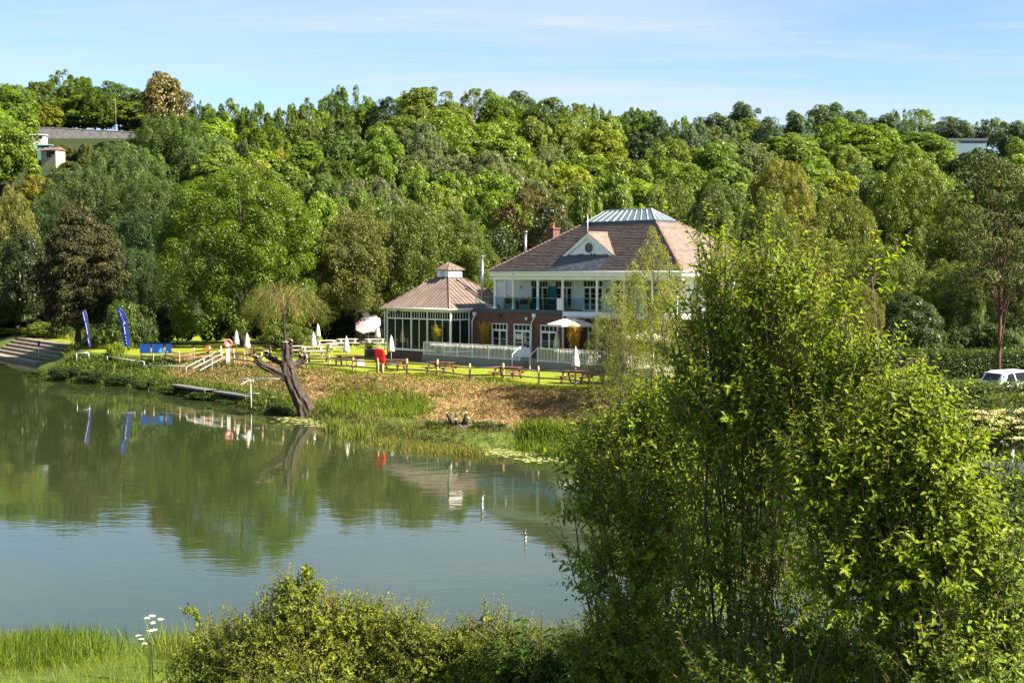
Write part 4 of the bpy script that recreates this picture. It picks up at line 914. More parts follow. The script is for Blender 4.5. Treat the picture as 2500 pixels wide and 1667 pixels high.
# ---------------------------------------------------------------- conservatory pavilion
pav = empty('conservatory', (BO[0], BO[1], 0), BR, 'square white glazed conservatory with copper roof and small cupola', 'conservatory')
PX0, PX1, PY0, PY1, PZ = -8.83, -0.12, -2.26, 5.4, 7.17
pl = MB().box(PX0,PX1,PY0,PY1,2.3,3.37); pl.build('plinth', plinth_brick, pav)
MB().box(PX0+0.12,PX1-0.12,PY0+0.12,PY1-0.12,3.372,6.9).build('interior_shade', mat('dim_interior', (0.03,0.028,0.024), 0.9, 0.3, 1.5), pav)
MB().box(PX0-0.06,PX1+0.06,PY0-0.06,PY1+0.06,3.375,3.47).build('sill', white, pav)
MB().box(PX0-0.04,PX1+0.04,PY0-0.04,PY1+0.04,6.84,7.06).build('head_beam', white, pav)
def glazed_side(P, n_bays, splits):
    """P(t, z, o): point along the side at t metres, height z, o metres outward"""
    ln = splits[-1]
    def bx_(t0, t1, z0, z1, o0, o1):
        pts = [P(t0,z0,o0),P(t1,z0,o0),P(t1,z0,o1),P(t0,z0,o1),P(t0,z1,o0),P(t1,z1,o0),P(t1,z1,o1),P(t0,z1,o1)]
        return MB().add(pts, ((0,3,2,1),(4,5,6,7),(0,1,5,4),(1,2,6,5),(2,3,7,6),(3,0,4,7)))
    for i, t in enumerate(splits):
        w = 0.12
        bx_(t-w if i == len(splits)-1 else t-(0 if i == 0 else w/2), t+(w if i == 0 else (0 if i == len(splits)-1 else w/2)), 3.472, 6.838, -0.08, 0.03).build('post', white, pav)
    for a, b in zip(splits[:-1], splits[1:]):
        a2, b2 = a+0.121, b-0.121; fr = bx_(a2, b2, 6.16, 6.26, -0.06, 0.02).build('transom', white, pav)
        k = max(2, round((b-a)/1.0)); w = (b2-a2)/k
        for j in range(k):
            p0, p1 = a2+j*w, a2+(j+1)*w
            bx_(p0+0.03, p1-0.03, 3.473, 6.158, -0.05, -0.03).build('pane', glass_dark, pav)
            bx_(p0+0.03, p1-0.03, 6.262, 6.836, -0.05, -0.03).build('pane', glass_dark, pav)
            if j: bx_(p0-0.035, p0+0.035, 3.472, 6.158, -0.06, 0.012).build('mullion', white, pav)
            if j: bx_(p0-0.035, p0+0.035, 6.262, 6.837, -0.06, 0.012).build('mullion', white, pav)
            for q in (1, 2):
                xx = p0+w*q/3; bx_(xx-0.018, xx+0.018, 6.263, 6.836, -0.028, 0.004).build('glazing_bar', white, pav)
            bx_(p0+0.032, p1-0.032, 3.473, 3.55, -0.028, 0.008).build('bottom_rail', white, pav)
bl = PX1-PX0
glazed_side(lambda t, z, o: (PX0+t, PY0-o, z), 3, [0, L(1003.8,800,PY0)[0]-PX0, L(1043,800,PY0)[0]-PX0, bl])
glazed_side(lambda t, z, o: (PX1+o, PY0+t, z), 2, [0, 2.2])
glazed_side(lambda t, z, o: (PX0-o, PY1-t, z), 3, [0, 2.5, 5.1, PY1-PY0])
# copper roof
pe = [Vector(p) for p in ((-9.30,-2.72,PZ),(0.26,-2.72,PZ),(0.26,5.8,PZ),(-9.30,5.8,PZ))]; QX, QY, QH, QZ = -4.62, 1.55, 0.80, 9.82
pc = [Vector(p) for p in ((QX-QH,QY-QH,QZ),(QX+QH,QY-QH,QZ),(QX+QH,QY+QH,QZ),(QX-QH,QY+QH,QZ))]
proof = MB().add(pe+pc, [(0,1,5,4),(1,2,6,5),(2,3,7,6),(3,0,4,7),(3,2,1,0)]).build('roof', copper, pav)
for i in range(4):
    a, b, c, d = pe[i], pe[(i+1) % 4], pc[(i+1) % 4], pc[i]; ex = (b-a); ln = ex.length; ex.normalize(); nn = (b-a).cross(d-a).normalized()
    dn = nn.cross(ex); n = int(ln/0.46); x0, x1 = (d-a).dot(ex), (c-a).dot(ex); hh = (d-a).dot(dn)
    for k in range(1, n):
        x = ln*k/n; top = hh if x0 <= x <= x1 else hh*(x/x0 if x < x0 else (ln-x)/(ln-x1))
        if top < 0.25: continue
        MB().bar(a+ex*x+nn*0.025, a+ex*x+dn*top+nn*0.025, 0.035, 0.06, up=nn).build('standing_seam', copper, proof)
    MB().tube([a+nn*0.01, d+Vector((0,0,0.02))], 0.07, 6).build('hip_roll', copper, proof)
gm = MB()
for i in range(4): gm.tube([pe[i]+Vector((0,0,-0.05)), pe[(i+1)%4]+Vector((0,0,-0.05))], 0.07, 8)
gm.build('gutter', white, pav)
MB().tube([(-9.2,-2.6,7.05),(-8.95,-2.42,6.85),(-8.95,-2.42,3.3)],0.05,8).build('downpipe', white, pav)
cu = MB().box(QX-QH,QX+QH,QY-QH,QY+QH,QZ-0.3,10.56); cup = cu.build('cupola', white, pav)
MB().box(QX-QH-0.06,QX+QH+0.06,QY-QH-0.06,QY+QH+0.06,QZ-0.02,QZ+0.07).build('cupola_skirt', lead, cup)
lv = MB().tube([(QX,QY-QH-0.005,QZ+0.36),(QX,QY-QH-0.04,QZ+0.36)],0.30,24,smooth=False); lv.build('louvre', mat('pale_grey_louvre',(0.55,0.57,0.6),0.6), cup)
co = QH+0.2
ce = [Vector((QX-co,QY-co,10.55)),Vector((QX+co,QY-co,10.55)),Vector((QX+co,QY+co,10.55)),Vector((QX-co,QY+co,10.55))]; ap_ = Vector((QX,QY,11.2))
cc_ = MB().add(ce+[ap_]+[p-Vector((0,0,0.05)) for p in ce], [(0,1,4),(1,2,4),(2,3,4),(3,0,4),(8,7,6,5),(0,5,6,1),(1,6,7,2),(2,7,8,3),(3,8,5,0)]); cap = cc_.build('cupola_roof', copper, cup)
for i in range(4):
    a, b = ce[i], ce[(i+1)%4]
    MB().tube([a, ap_], 0.035, 5).build('hip_roll', copper, cap)
    for k in (1,2,3): MB().bar(a.lerp(b,k/4)+Vector((0,0,.02)), a.lerp(b,k/4).lerp(ap_, 0.5 if k != 2 else 0.97)+Vector((0,0,.02)), 0.02, 0.04).build('standing_seam', copper, cap)
MB().tube([(-1.15,2.35,7.6),(-1.15,2.35,11.6)],0.14,12).lathe([(0.14,0),(0.22,0.02),(0.22,0.12),(0.05,0.16)],12,(-1.15,2.35,11.62)).build('flue', steel, pav)
for x, z in ((-8.35,6.62),(-7.0,6.66)):
    MB().lathe([(0.02,0.3),(0.10,0.22),(0.13,0.1),(0.08,0)],8,(x,PY0-0.2,z)).build('lantern', lamp_amber if x < -8 else black_paint, pav)

# ---------------------------------------------------------------- terrace, steps, railings
TZ = 3.15
ter = empty('terrace', (BO[0], BO[1], 0), BR); tag(ter, kind='structure')
MB().box(-2.75,9.35,-3.2,-0.004,2.2,TZ).box(9.35,11.3,-2.3,-0.004,2.2,TZ-0.002).box(11.3,23.6,-3.2,2.09,2.2,TZ).build('terrace_slab', terrace_top, ter)
for x0, x1 in ((-2.78,9.35),(11.3,23.6)):
    for k in range(4):
        MB().box(x0+0.002*k,x1,-3.24,-3.205,2.24+k*0.225,2.24+k*0.225+0.215).build('board', terrace_board, ter)
for k in range(3): MB().box(9.36,11.29,-2.3-0.32*(k+1),-2.3-0.32*k-0.004,2.2,TZ-0.2*(k+1)).build('step', concrete, ter)
def railing(x0, x1, y, z, label, posts, ret=None):
    o = empty('terrace_railing', tuple(B2W(x0, y, z)), BR, label, 'railing', 'white terrace railings')
    ln = x1-x0
    MB().box(0,ln,-0.025,0.025,1.10,1.15).build('top_rail', white, o); MB().box(0,ln,-0.02,0.02,0.06,0.10).build('bottom_rail', white, o)
    pm = MB().box(-0.035,0.035,-0.035,0.035,0.0,1.14).mesh('post', white)
    for p in posts: obj('post', pm, o, (p-x0, 0, 0.004))
    bm_ = MB().box(-0.017,0.017,-0.015,0.015,0.10,1.10).mesh('baluster', white); t = 0.15
    while t < ln-0.05:
        if min(abs(t-(p-x0)) for p in posts) > 0.05: obj('baluster', bm_, o, (t, 0, 0))
        t += 0.158
    return o
r1 = railing(-2.70, 9.30, -3.1, TZ, 'white railing with thin bars left of the terrace steps', [-2.70,0.0,1.7,3.6,5.6,7.55,9.30])
r2_ = railing(11.34, 23.4, -3.1, TZ, 'white railing with thin bars right of the terrace steps', [11.34,13.6,15.6,17.6,19.6,21.6,23.4])
# sloping stair handrails
for o, xx, sg in ((r1, 12.0, 1), (r2_, 0.0, -1)):
    MB().bar((xx,0.0,1.12),(xx,0.75,1.12),0.045,0.05).bar((xx,0.0,1.10),(xx,-0.85,0.55),0.045,0.05).bar((xx,-0.85,0.57),(xx,-0.85,-0.62),0.045,0.045).build('stair_handrail', white, o)

# things on the terrace and balcony ------------------------------------------------
def tufts(rng, n, h, spread, w, bend=0.35, h0=0.0, base=0.06):
    """long narrow blades rising from a small base"""
    a = rng.uniform(0, 2*math.pi, n); lean = rng.uniform(0, 1, n)**0.7*spread; hh = h*rng.uniform(0.6, 1.05, n)
    b0 = np.stack([np.cos(a+1)*base*rng.uniform(0,1,n), np.sin(a+1)*base*rng.uniform(0,1,n), np.full(n, h0)], 1)
    d = np.stack([np.cos(a), np.sin(a), np.zeros(n)], 1); side = np.stack([-np.sin(a), np.cos(a), np.zeros(n)], 1)*w
    m1 = b0+d*(lean*0.35)[:,None]+np.array([0,0,1])*(hh*0.6)[:,None]; tip = b0+d*(lean*(1+bend))[:,None]+np.array([0,0,1])*hh[:,None]
    v = np.stack([b0-side*0.5, b0+side*0.5, m1+side*0.4, m1-side*0.4, tip], 1).reshape(-1, 3); k = np.arange(n)[:,None]*5
    return v, np.concatenate([k+np.array([[0,1,2,3]]), k+np.array([[3,2,4,4]])]), np.repeat(rng.uniform(0,1,n), 5)
def tuft_mesh(name, seed, n, h, spread, w, m=None, **k):
    v, f, t = tufts(np.random.default_rng(seed), n, h, spread, w, **k); q = len(f)//2
    # quads and triangles kept apart: tips as narrow quads split at the end
    tri = f[q:, :3]; quad = f[:q]
    me = bpy.data.meshes.new(name); F = [tuple(a) for a in quad]+[tuple(a) for a in tri]
    me.from_pydata([tuple(a) for a in v], [], F); me.materials.append(m or grass_mat); me.update()
    a = me.attributes.new('tint', 'FLOAT', 'POINT'); a.data.foreach_set('value', np.ascontiguousarray(t, dtype=np.float32))
    return me
for i, (px, pt, c, y, lab, w) in enumerate([(1069,787,(0.26,0.23,0.03),-1.6+(-1.0),'golden bamboo in a pot before the conservatory glazing',0.55),(1184,782,(0.36,0.27,0.03),-0.7,'golden bamboo in a pot left of the french window',0.5),(1403,776,(0.45,0.29,0.05),-2.2,'tall straw-coloured bamboo in a pot under the open grey parasol',0.7)]):
    x, zt = L(px, pt, y)
    o = empty('potted_bamboo', tuple(B2W(x, y, TZ)), 0, lab, 'plant', 'potted bamboos on the terrace')
    MB().lathe([(0.0,0.0),(0.20,0.0),(0.27,0.45),(0.29,0.46),(0.29,0.5),(0.24,0.5),(0.24,0.42),(0,0.42)],16).build('pot', pot_grey, o)
    hh = zt-TZ
    obj('canes', tuft_mesh('canes', 40+i, 16, hh*0.9, w*0.5, 0.018, straw_mat, h0=0.4, base=0.16), o, color=(0.22,0.17,0.05))
    rng = np.random.default_rng(50+i); n = 1100; hz = rng.uniform(0.3, 1, n)**0.7; aa = rng.uniform(0, 6.28, n); rr = w*(0.12+1.0*hz**1.6)*np.sqrt(rng.uniform(0, 1, n))*(1+0.25*np.sin(aa*3+hz*7)); hz = hz*(0.86+0.14*np.sin(aa*5+1)*np.cos(aa*2))
    v, f = leaf_cards(np.stack([np.cos(aa)*rr, np.sin(aa)*rr, hz*hh], 1), rng.normal(size=(n,3)), 0.2, rng, 0.24, tang=np.stack([np.cos(aa),np.sin(aa),-0.6+0*aa],1)+rng.normal(size=(n,3))*0.4)
    obj('leaves', arrays_mesh('leaves', v, f, leaf, np.repeat(rng.uniform(0.1,1,n)*0.5+hz*0.5,4)), o, color=c)
# planters, sofa and folding chair on the balcony
for i, (x, w, c, lab) in enumerate([(4.55,1.5,(0.12,0.085,0.03),'brown leafy planter behind the balcony glass'),(6.25,1.2,(0.15,0.11,0.03),'second planter with yellowing leaves behind the balcony glass')]):
    o = empty('balcony_planter', tuple(B2W(x, 0.5, 7.2)), BR, lab, 'planter', 'planters on the balcony')
    MB().box(-w/2,w/2,-0.18,0.18,0,0.42).build('trough', pot_grey, o)
    rng = np.random.default_rng(70+i); n = 700; p = np.stack([rng.uniform(-w/2,w/2,n), rng.normal(size=n)*0.14, 0.42+np.abs(rng.normal(size=n))*0.25], 1)
    v, f = leaf_cards(p, rng.normal(size=(n,3)), 0.12, rng, 0.6); obj('leaves', arrays_mesh('leaves', v, f, leaf, np.repeat(rng.uniform(0,1,n),4)), o, color=c)
for x, lab in ((7.9,'dark woven sofa on the balcony beside the planters'),(9.6,'dark woven sofa on the balcony next to the white column')):
    o = empty('balcony_sofa', tuple(B2W(x, 0.75, 7.2)), BR, lab, 'sofa', 'sofas on the balcony')
    MB().box(-0.7,0.7,-0.35,0.4,0.06,0.38).build('base', shed_dark, o); MB().box(-0.68,0.68,0.3,0.42,0.382,0.82).build('backrest', shed_dark, o)
    for sx in (-1,1): MB().box(sx*0.7-0.08,sx*0.7+0.08,-0.35,0.42,0.0,0.62).build('armrest', shed_dark, o)
    MB().box(-0.6,0.6,-0.33,0.29,0.384,0.5).build('cushion', lead, o)
o = empty('folding_chair', tuple(B2W(3.7, 0.6, 7.2)), BR+0.5, 'pale folding chair on the balcony by the corner column', 'chair')
MB().box(-0.22,0.22,-0.2,0.2,0.44,0.47).build('seat', table_grey, o); MB().box(-0.22,0.22,0.2,0.23,0.55,0.9).build('backrest', table_grey, o)
for sx in (-0.2,0.2): MB().bar((sx,-0.22,0),(sx,0.22,0.9),0.03,0.03).build('leg', galv, o); MB().bar((sx,0.24,0),(sx,-0.2,0.46),0.03,0.03).build('leg', galv, o)
# ---------------------------------------------------------------- garden: fence, tables, parasols
LZ = 2.5
def gpos(px, py, z=LZ):
    p = onz(px, py, z); return Vector((p.x, p.y, gz(p.x, p.y)))
rng6 = random.Random(66)
def fence(name, pts, label, rails, hp=1.25):
    pts = [gpos(*q) for q in pts]; o = empty(name, tuple(pts[0]), 0, label, 'fence', 'post and rail fences')
    b = pts[0]
    for p in pts:
        h = hp*rng6.uniform(0.94, 1.06); r = rng6.uniform(0.07, 0.09); q = p-b
        MB().tube([q+Vector((0,0,-0.25)), q+Vector((rng6.uniform(-.02,.02),0,h*0.5)), q+Vector((rng6.uniform(-.03,.03),0,h-0.03)), q+Vector((0,0,h))],[r,r*0.97,r*0.95,r*0.6],9).build('post', wood_post, o)
    for p, q in zip(pts[:-1], pts[1:]):
        for z in rails:
            j = lambda: Vector((0, 0.02, z+rng6.uniform(-0.05, 0.05)))
            a, c = p-b+j(), q-b+j(); m_ = a.lerp(c, 0.5)+Vector((0,0,rng6.uniform(-0.05,0.02)))
            MB().tube([a, m_, c],[0.055,0.062,0.052],6).build('rail', wood_rail, o)
    return o
fence('riverside_fence', [(345,870),(373,871),(404,871),(438,873),(474,873),(511,874),(540,876)], 'rustic wooden fence with three rails behind the blue banners', (0.25,0.62,1.0))
fence('riverside_fence', [(571,882),(597,885),(640,890),(690,894),(749,898.6),(804.7,903),(861.6,908.7),(923,914)], 'rustic wooden fence behind the pollard willow trunk', (0.45,0.95))
fence('riverside_fence', [(931,913),(993,916),(1067.6,920),(1147,927.5),(1228.6,931.4),(1314.8,939),(1404,943),(1500,953),(1600,962)], 'rustic wooden fence along the lawn before the terrace', (0.45,0.95))

def make_table(m):
    o = empty('picnic_table')
    tp = MB()
    for k in range(5): tp.box(-0.85,0.85,-0.37+k*0.15,-0.37+k*0.15+0.14,0.72,0.76)
    tp.build('tabletop', m, o)
    for s in (-1, 1):
        sb = MB(); sb.box(-0.85,0.85,s*0.72-0.14,s*0.72-0.005,0.42,0.46); sb.box(-0.85,0.85,s*0.72+0.005,s*0.72+0.14,0.42,0.46); sb.build('seat', m, o)
    for sx in (-0.6, 0.6):
        f = MB(); f.bar((sx,-0.30,0.70),(sx,-0.62,0.0),0.05,0.10,(1,0,0)); f.bar((sx,0.30,0.70),(sx,0.62,0.0),0.05,0.10,(1,0,0)); f.bar((sx+0.05,-0.84,0.37),(sx+0.05,0.84,0.37),0.04,0.09); f.bar((sx+0.05,-0.36,0.67),(sx+0.05,0.36,0.67),0.04,0.08); f.build('leg', m, o)
    return o
protos_t = {}
def table(px, py, rz, kind, label):
    m = dict(red=table_red, pale=table_grey, brown=table_brown)[kind]; p = gpos(px, py)
    if kind not in protos_t: protos_t[kind] = o = make_table(m)
    else: o = copy_tree(protos_t[kind])
    o.location = p; o.rotation_euler = (0, 0, R(rz)); o.scale = (1.25, 1.25, 1.18); tag(o, label, 'picnic table', 'picnic tables on the lawn'); return o
for a in [(957,905,-18,'red','red-stained picnic table beside the red lifebuoy cabinet'),(1075,912,-30,'red','red-stained picnic table before the left terrace railing'),(1238,925,-25,'red','red-stained picnic table below the terrace steps'),(1405,936,-28,'red','red-stained picnic table with a closed parasol nearest the willows'),
          (848,893,-12,'red','red-stained picnic table with a closed parasol left of the red cabinet'),(590,873,8,'red','red-stained picnic table near the lifebuoy post'),(640,866,15,'brown','dark picnic table in shade under the mop-headed willow'),
          (738,858,20,'pale','bleached picnic table beside the spiky potted palm'),(795,852,22,'pale','bleached picnic table halfway to the dark shed'),(763,869,18,'pale','bleached picnic table right of the sawn-off willow top'),(822,859,24,'pale','bleached picnic table behind the nearest lawn parasol'),(848,848,20,'pale','bleached picnic table before the wooden planter'),(776,884,10,'brown','dark weathered picnic table behind the fence near the pollard'),
          (888,838,16,'pale','bleached picnic table at the edge of the shed patio'),(915,848,25,'pale','bleached picnic table just left of the conservatory corner'),(905,829,15,'pale','farthest bleached picnic table below the pink parasol'),(718,867,22,'pale','bleached picnic table half hidden by the pollard top')]: table(*a)

def make_parasol(m=canvas):
    o = empty('closed_parasol')
    MB().tube([(0,0,0),(0,0,2.5)],0.024,8).build('pole', table_grey, o)
    MB().lathe([(0,0.10),(0.24,0.10),(0.26,0.04),(0.26,0),(0,0)],16).build('base', pot_grey, o)
    c = MB(); n = 16; prof = [(0.02,2.52),(0.07,2.40),(0.10,2.25),(0.14,1.9),(0.18,1.55),(0.21,1.30),(0.17,1.22),(0.05,1.24)]; vs = []; fs = []
    for r, z in prof:
        for k in range(n):
            a = 2*math.pi*k/n; rr = r*(1.18 if k % 2 == 0 else 0.70); zz = z-(0.05 if (k % 2 == 0 and z < 1.4) else 0); vs.append((rr*math.cos(a), rr*math.sin(a), zz))
    for i in range(len(prof)-1):
        for k in range(n): fs.append((i*n+k, (i+1)*n+k, (i+1)*n+(k+1)%n, i*n+(k+1)%n))
    c.add(vs, fs, True); cn = c.build('canopy', m, o)
    MB().lathe([(0.115,1.88),(0.175,1.86),(0.175,1.80),(0.13,1.78)],12).build('strap', m, cn)
    MB().lathe([(0.0,2.62),(0.03,2.60),(0.035,2.54),(0.02,2.5)],8).build('finial', table_grey, o)
    return o
pp = None
for px, tip, lab, hh, zb in [(577,805,'closed cream parasol farthest left, right of the lifebuoy',2.5,LZ),(603,812,'closed cream parasol second from the lifebuoy post',2.5,LZ),(765,809,'closed cream parasol beside the spiky potted palm',2.5,LZ),(776,789,'closed cream parasol standing highest behind the potted palm',2.5,LZ),(842,826,'closed cream parasol over the red table on the mid lawn',2.5,LZ),
        (955,819,'closed cream parasol against the conservatory corner',2.55,LZ),(922,791,'closed cream parasol in front of the tilted pink one',2.5,LZ),(1360,800,'closed cream parasol on the terrace right of the door',2.5,TZ),(1404,842,'closed cream parasol over the red table nearest the willows',2.6,LZ)]:
    if pp is None: pp = o = make_parasol()
    else: o = copy_tree(pp)
    o.scale = (1.25, 1.25, hh/2.62); p = onz(px, tip, zb+hh); 
    if px == 1360: x, _ = L(px, 840, -1.9); p = B2W(x, -1.9)
    if px == 1404: p = gpos(1405, 936)
    if px == 842: p = gpos(846, 893)
    if px == 955: p = at(px, 840, 119)
    o.location = (p.x, p.y, zb if zb == TZ else gz(p.x, p.y)); o.rotation_euler = (0, 0, rng6.uniform(0, 3)); tag(o, lab, 'parasol', 'closed cream parasols')
def open_parasol(loc, r, zt, drop, m, label, sides=8, tilt=None, name='open_parasol'):
    o = empty(name, loc, 0, label, 'parasol')
    rim = [(r*math.cos(2*math.pi*(k+.5)/sides), r*math.sin(2*math.pi*(k+.5)/sides), zt-drop) for k in range(sides)]; top = (0,0,zt)
    M = Matrix.Identity(4)
    if tilt is not None: M = Matrix.Translation((0,0,zt-drop-0.2)) @ Vector((0,0,1)).rotation_difference(Vector(tilt).normalized()).to_matrix().to_4x4() @ Matrix.Translation((0,0,-(zt-drop-0.2)))
    rim2 = [M@Vector(p) for p in rim]; t2 = M@Vector(top); val = [p-(M@Vector((0,0,1))-M@Vector((0,0,0)))*0.16 for p in rim2]; und = t2-(M@Vector((0,0,1))-M@Vector((0,0,0)))*0.03
    cb = MB().add(rim2+[t2]+val+[und], [(k,(k+1)%sides,sides) for k in range(sides)]+[(k,sides+1+k,sides+1+(k+1)%sides,(k+1)%sides) for k in range(sides)]+[(sides+1+(k+1)%sides,sides+1+k,2*sides+1) for k in range(sides)])
    c = cb.build('canopy', m, o)
    for k in range(sides):
        MB().bar(rim2[k].lerp(und,0.02)-Vector((0,0,.02)), t2-Vector((0,0,.05)), 0.02, 0.02).build('rib', table_grey, c)
    MB().tube([(0,0,0),(0,0,zt-drop-0.2),t2],0.03,8).build('pole', table_grey, o); MB().lathe([(0,0.12),(0.3,0.12),(0.33,0),(0,0)],16).build('base', pot_grey, o)
    return o
x, z = L(1392,772,-1.5); op = B2W(x, -1.5, TZ); open_parasol(tuple(op), 1.95, z-TZ, 0.62, canvas_grey, 'large open grey parasol over the terrace below the balcony', 8)
x, z = L(1575,800,-1.5); op = B2W(x, -1.5, TZ); open_parasol(tuple(op), 1.8, 2.7, 0.5, canvas, 'open cream parasol on the terrace behind the slender willows', 8)
p = at(905, 797, 152); open_parasol((p.x-0.3, 152.6, 2.9), 1.45, p.z-2.9+0.75, 0.42, canvas_pink, 'faded pink parasol tipped towards the river by the dark shed', 8, tilt=(-0.22,-0.60,0.72))

# patio with dark shed and heaters beyond the lawn
pa, pb = at(835,830,163), at(960,830,163)
tag(MB().box(pa.x,pb.x,154,172,2.3,2.93).build('patio', terrace_top), kind='structure')
sh = empty('dark_shed', tuple(at(900,770,167)*1.0), 0, 'low dark-stained shed behind the pink parasol', 'shed'); sh.location.z = 2.93
MB().box(-2.3,2.3,0,3,0,2.35).build('wall', shed_dark, sh); MB().box(-2.5,2.5,-0.25,3.2,2.351,2.46).build('roof', lead, sh)
d_ = MB().box(-0.5,0.4,-0.03,-0.002,0,2.0).build('door', black_paint, sh); MB().box(0.25,0.32,-0.07,-0.031,0.95,1.1).build('handle', steel, d_)
for sx in (-1.9, 1.0): w_ = MB().box(sx,sx+0.9,-0.03,-0.002,1.0,1.8).build('window', shed_dark, sh); MB().box(sx+0.06,sx+0.84,-0.04,-0.031,1.06,1.74).build('pane', glass_dark, w_)
for px, lab in ((867,'pyramid patio heater left of the tilted pink parasol'),(884,'pyramid patio heater half behind the pink parasol'),(936,'pyramid patio heater between pink parasol and conservatory')):
    p = at(px, 800, 159); o = empty('patio_heater', (p.x, 159, 2.93), 0.3, lab, 'patio heater', 'patio heaters by the shed')
    MB().add([(-.24,-.24,0),(.24,-.24,0),(.24,.24,0),(-.24,.24,0),(-.22,-.22,.5),(.22,-.22,.5),(.22,.22,.5),(-.22,.22,.5)],((0,1,5,4),(1,2,6,5),(2,3,7,6),(3,0,4,7),(4,5,6,7))).build('base', steel, o)
    for sx in (-1,1):
        for sy in (-1,1): MB().bar((sx*.22,sy*.22,.5),(sx*.09,sy*.09,2.05),.035,.035).build('strut', steel, o)
    MB().tube([(0,0,.5),(0,0,2.05)],0.055,10).build('flame_tube', glass_panel_mat('heater_tube_glass',(0.8,0.9,0.9)), o)
    MB().add([(-.3,-.3,2.06),(.3,-.3,2.06),(.3,.3,2.06),(-.3,.3,2.06),(0,0,2.2)],((3,2,1,0),(0,1,4),(1,2,4),(2,3,4),(3,0,4))).build('hood', steel, o)
# planters
def barrel(px, py, lab, seed, col, spiky=True):
    p = gpos(px, py); o = empty('potted_palm' if spiky else 'wooden_planter', tuple(p), 0.4, lab, 'plant' if spiky else 'planter')
    if spiky:
        MB().lathe([(0,0),(0.22,0),(0.30,0.5),(0.32,0.52),(0.26,0.52),(0.25,0.44),(0,0.44)],14).build('pot', pot_grey, o)
        obj('fronds', tuft_mesh('fronds', seed, 70, 1.0, 0.55, 0.05, h0=0.45), o, color=col)
    else:
        MB().box(-0.4,0.4,-0.4,0.4,0,0.72).build('box', table_brown, o); MB().box(-0.44,0.44,-0.44,0.44,0.721,0.78).build('rim', table_grey, o)
        obj('plants', tuft_mesh('plants', seed, 90, 0.55, 0.35, 0.04, h0=0.72, base=0.3), o, color=col)
barrel(748, 868, 'spiky yellow-green palm in a grey pot on the lawn', 3, (0.13,0.14,0.02)); barrel(903, 872, 'square wooden planter box left of the conservatory', 4, (0.08,0.10,0.02), False)
p = gpos(880, 896); o = empty('wooden_crate', tuple(p), 0.3, 'pair-height wooden crate beside the mid-lawn table', 'crate')
for k in range(4): MB().box(-0.3,0.3,-0.3,-0.27,0.02+k*0.15,0.14+k*0.15).box(-0.3,0.3,0.27,0.3,0.02+k*0.15,0.14+k*0.15).box(-0.3,-0.27,-0.269,0.269,0.02+k*0.15,0.14+k*0.15).box(0.27,0.3,-0.269,0.269,0.02+k*0.15,0.14+k*0.15).build('slat', table_grey, o)

# lifebuoys
p = gpos(923, 914); o = empty('lifebuoy_cabinet', (p.x+0.12, p.y+0.1, p.z), -0.35, 'red plastic lifebuoy cabinet on two wooden posts at the fence', 'lifebuoy cabinet')
MB().prism([(-0.34,-0.13,0.92),(0.42,-0.13,0.92),(0.36,-0.13,1.75),(0.22,-0.13,1.92),(-0.30,-0.13,1.98),(-0.38,-0.13,1.85)],(0,0.26,0)).build('box', red_plastic, o)
MB().prism([(-0.27,-0.131,1.02),(0.30,-0.131,1.02),(0.26,-0.131,1.72),(-0.29,-0.131,1.8)],(0,-0.03,0)).build('door', red_plastic, o)
for sx in (-0.22, 0.26): MB().tube([(sx,0.0,-0.2),(sx,0.0,0.95)],0.08,9).build('post', wood_post, o)
def ring(px, py, Y, r, m, lab, post):
    p = at(px, py, Y); o = empty('lifebuoy', (p.x, Y, gz(p.x, Y)), 0.3, lab, 'lifebuoy'); zc = p.z-o.location.z
    t = MB(); t.tube([(r*math.cos(2*math.pi*k/20), 0, zc+r*math.sin(2*math.pi*k/20)) for k in range(21)], r*0.28, 8, cap=False); t.build('ring', m, o)
    if post: MB().box(-0.16,0.16,0.05,0.12,0.0,zc+0.1).build('board', galv, o)
    else: MB().bar((0,0.1,zc+r),(0,-0.02,zc+r*0.9),0.03,0.03).build('hook', galv, o)
ring(557, 838, 125.0, 0.30, pink_plastic, 'faded red lifebuoy on a pale board above the steps rail', True)
ring(508, 853, 129.6, 0.24, orange_plastic, 'orange lifebuoy hanging on the fence post by the steps', False)

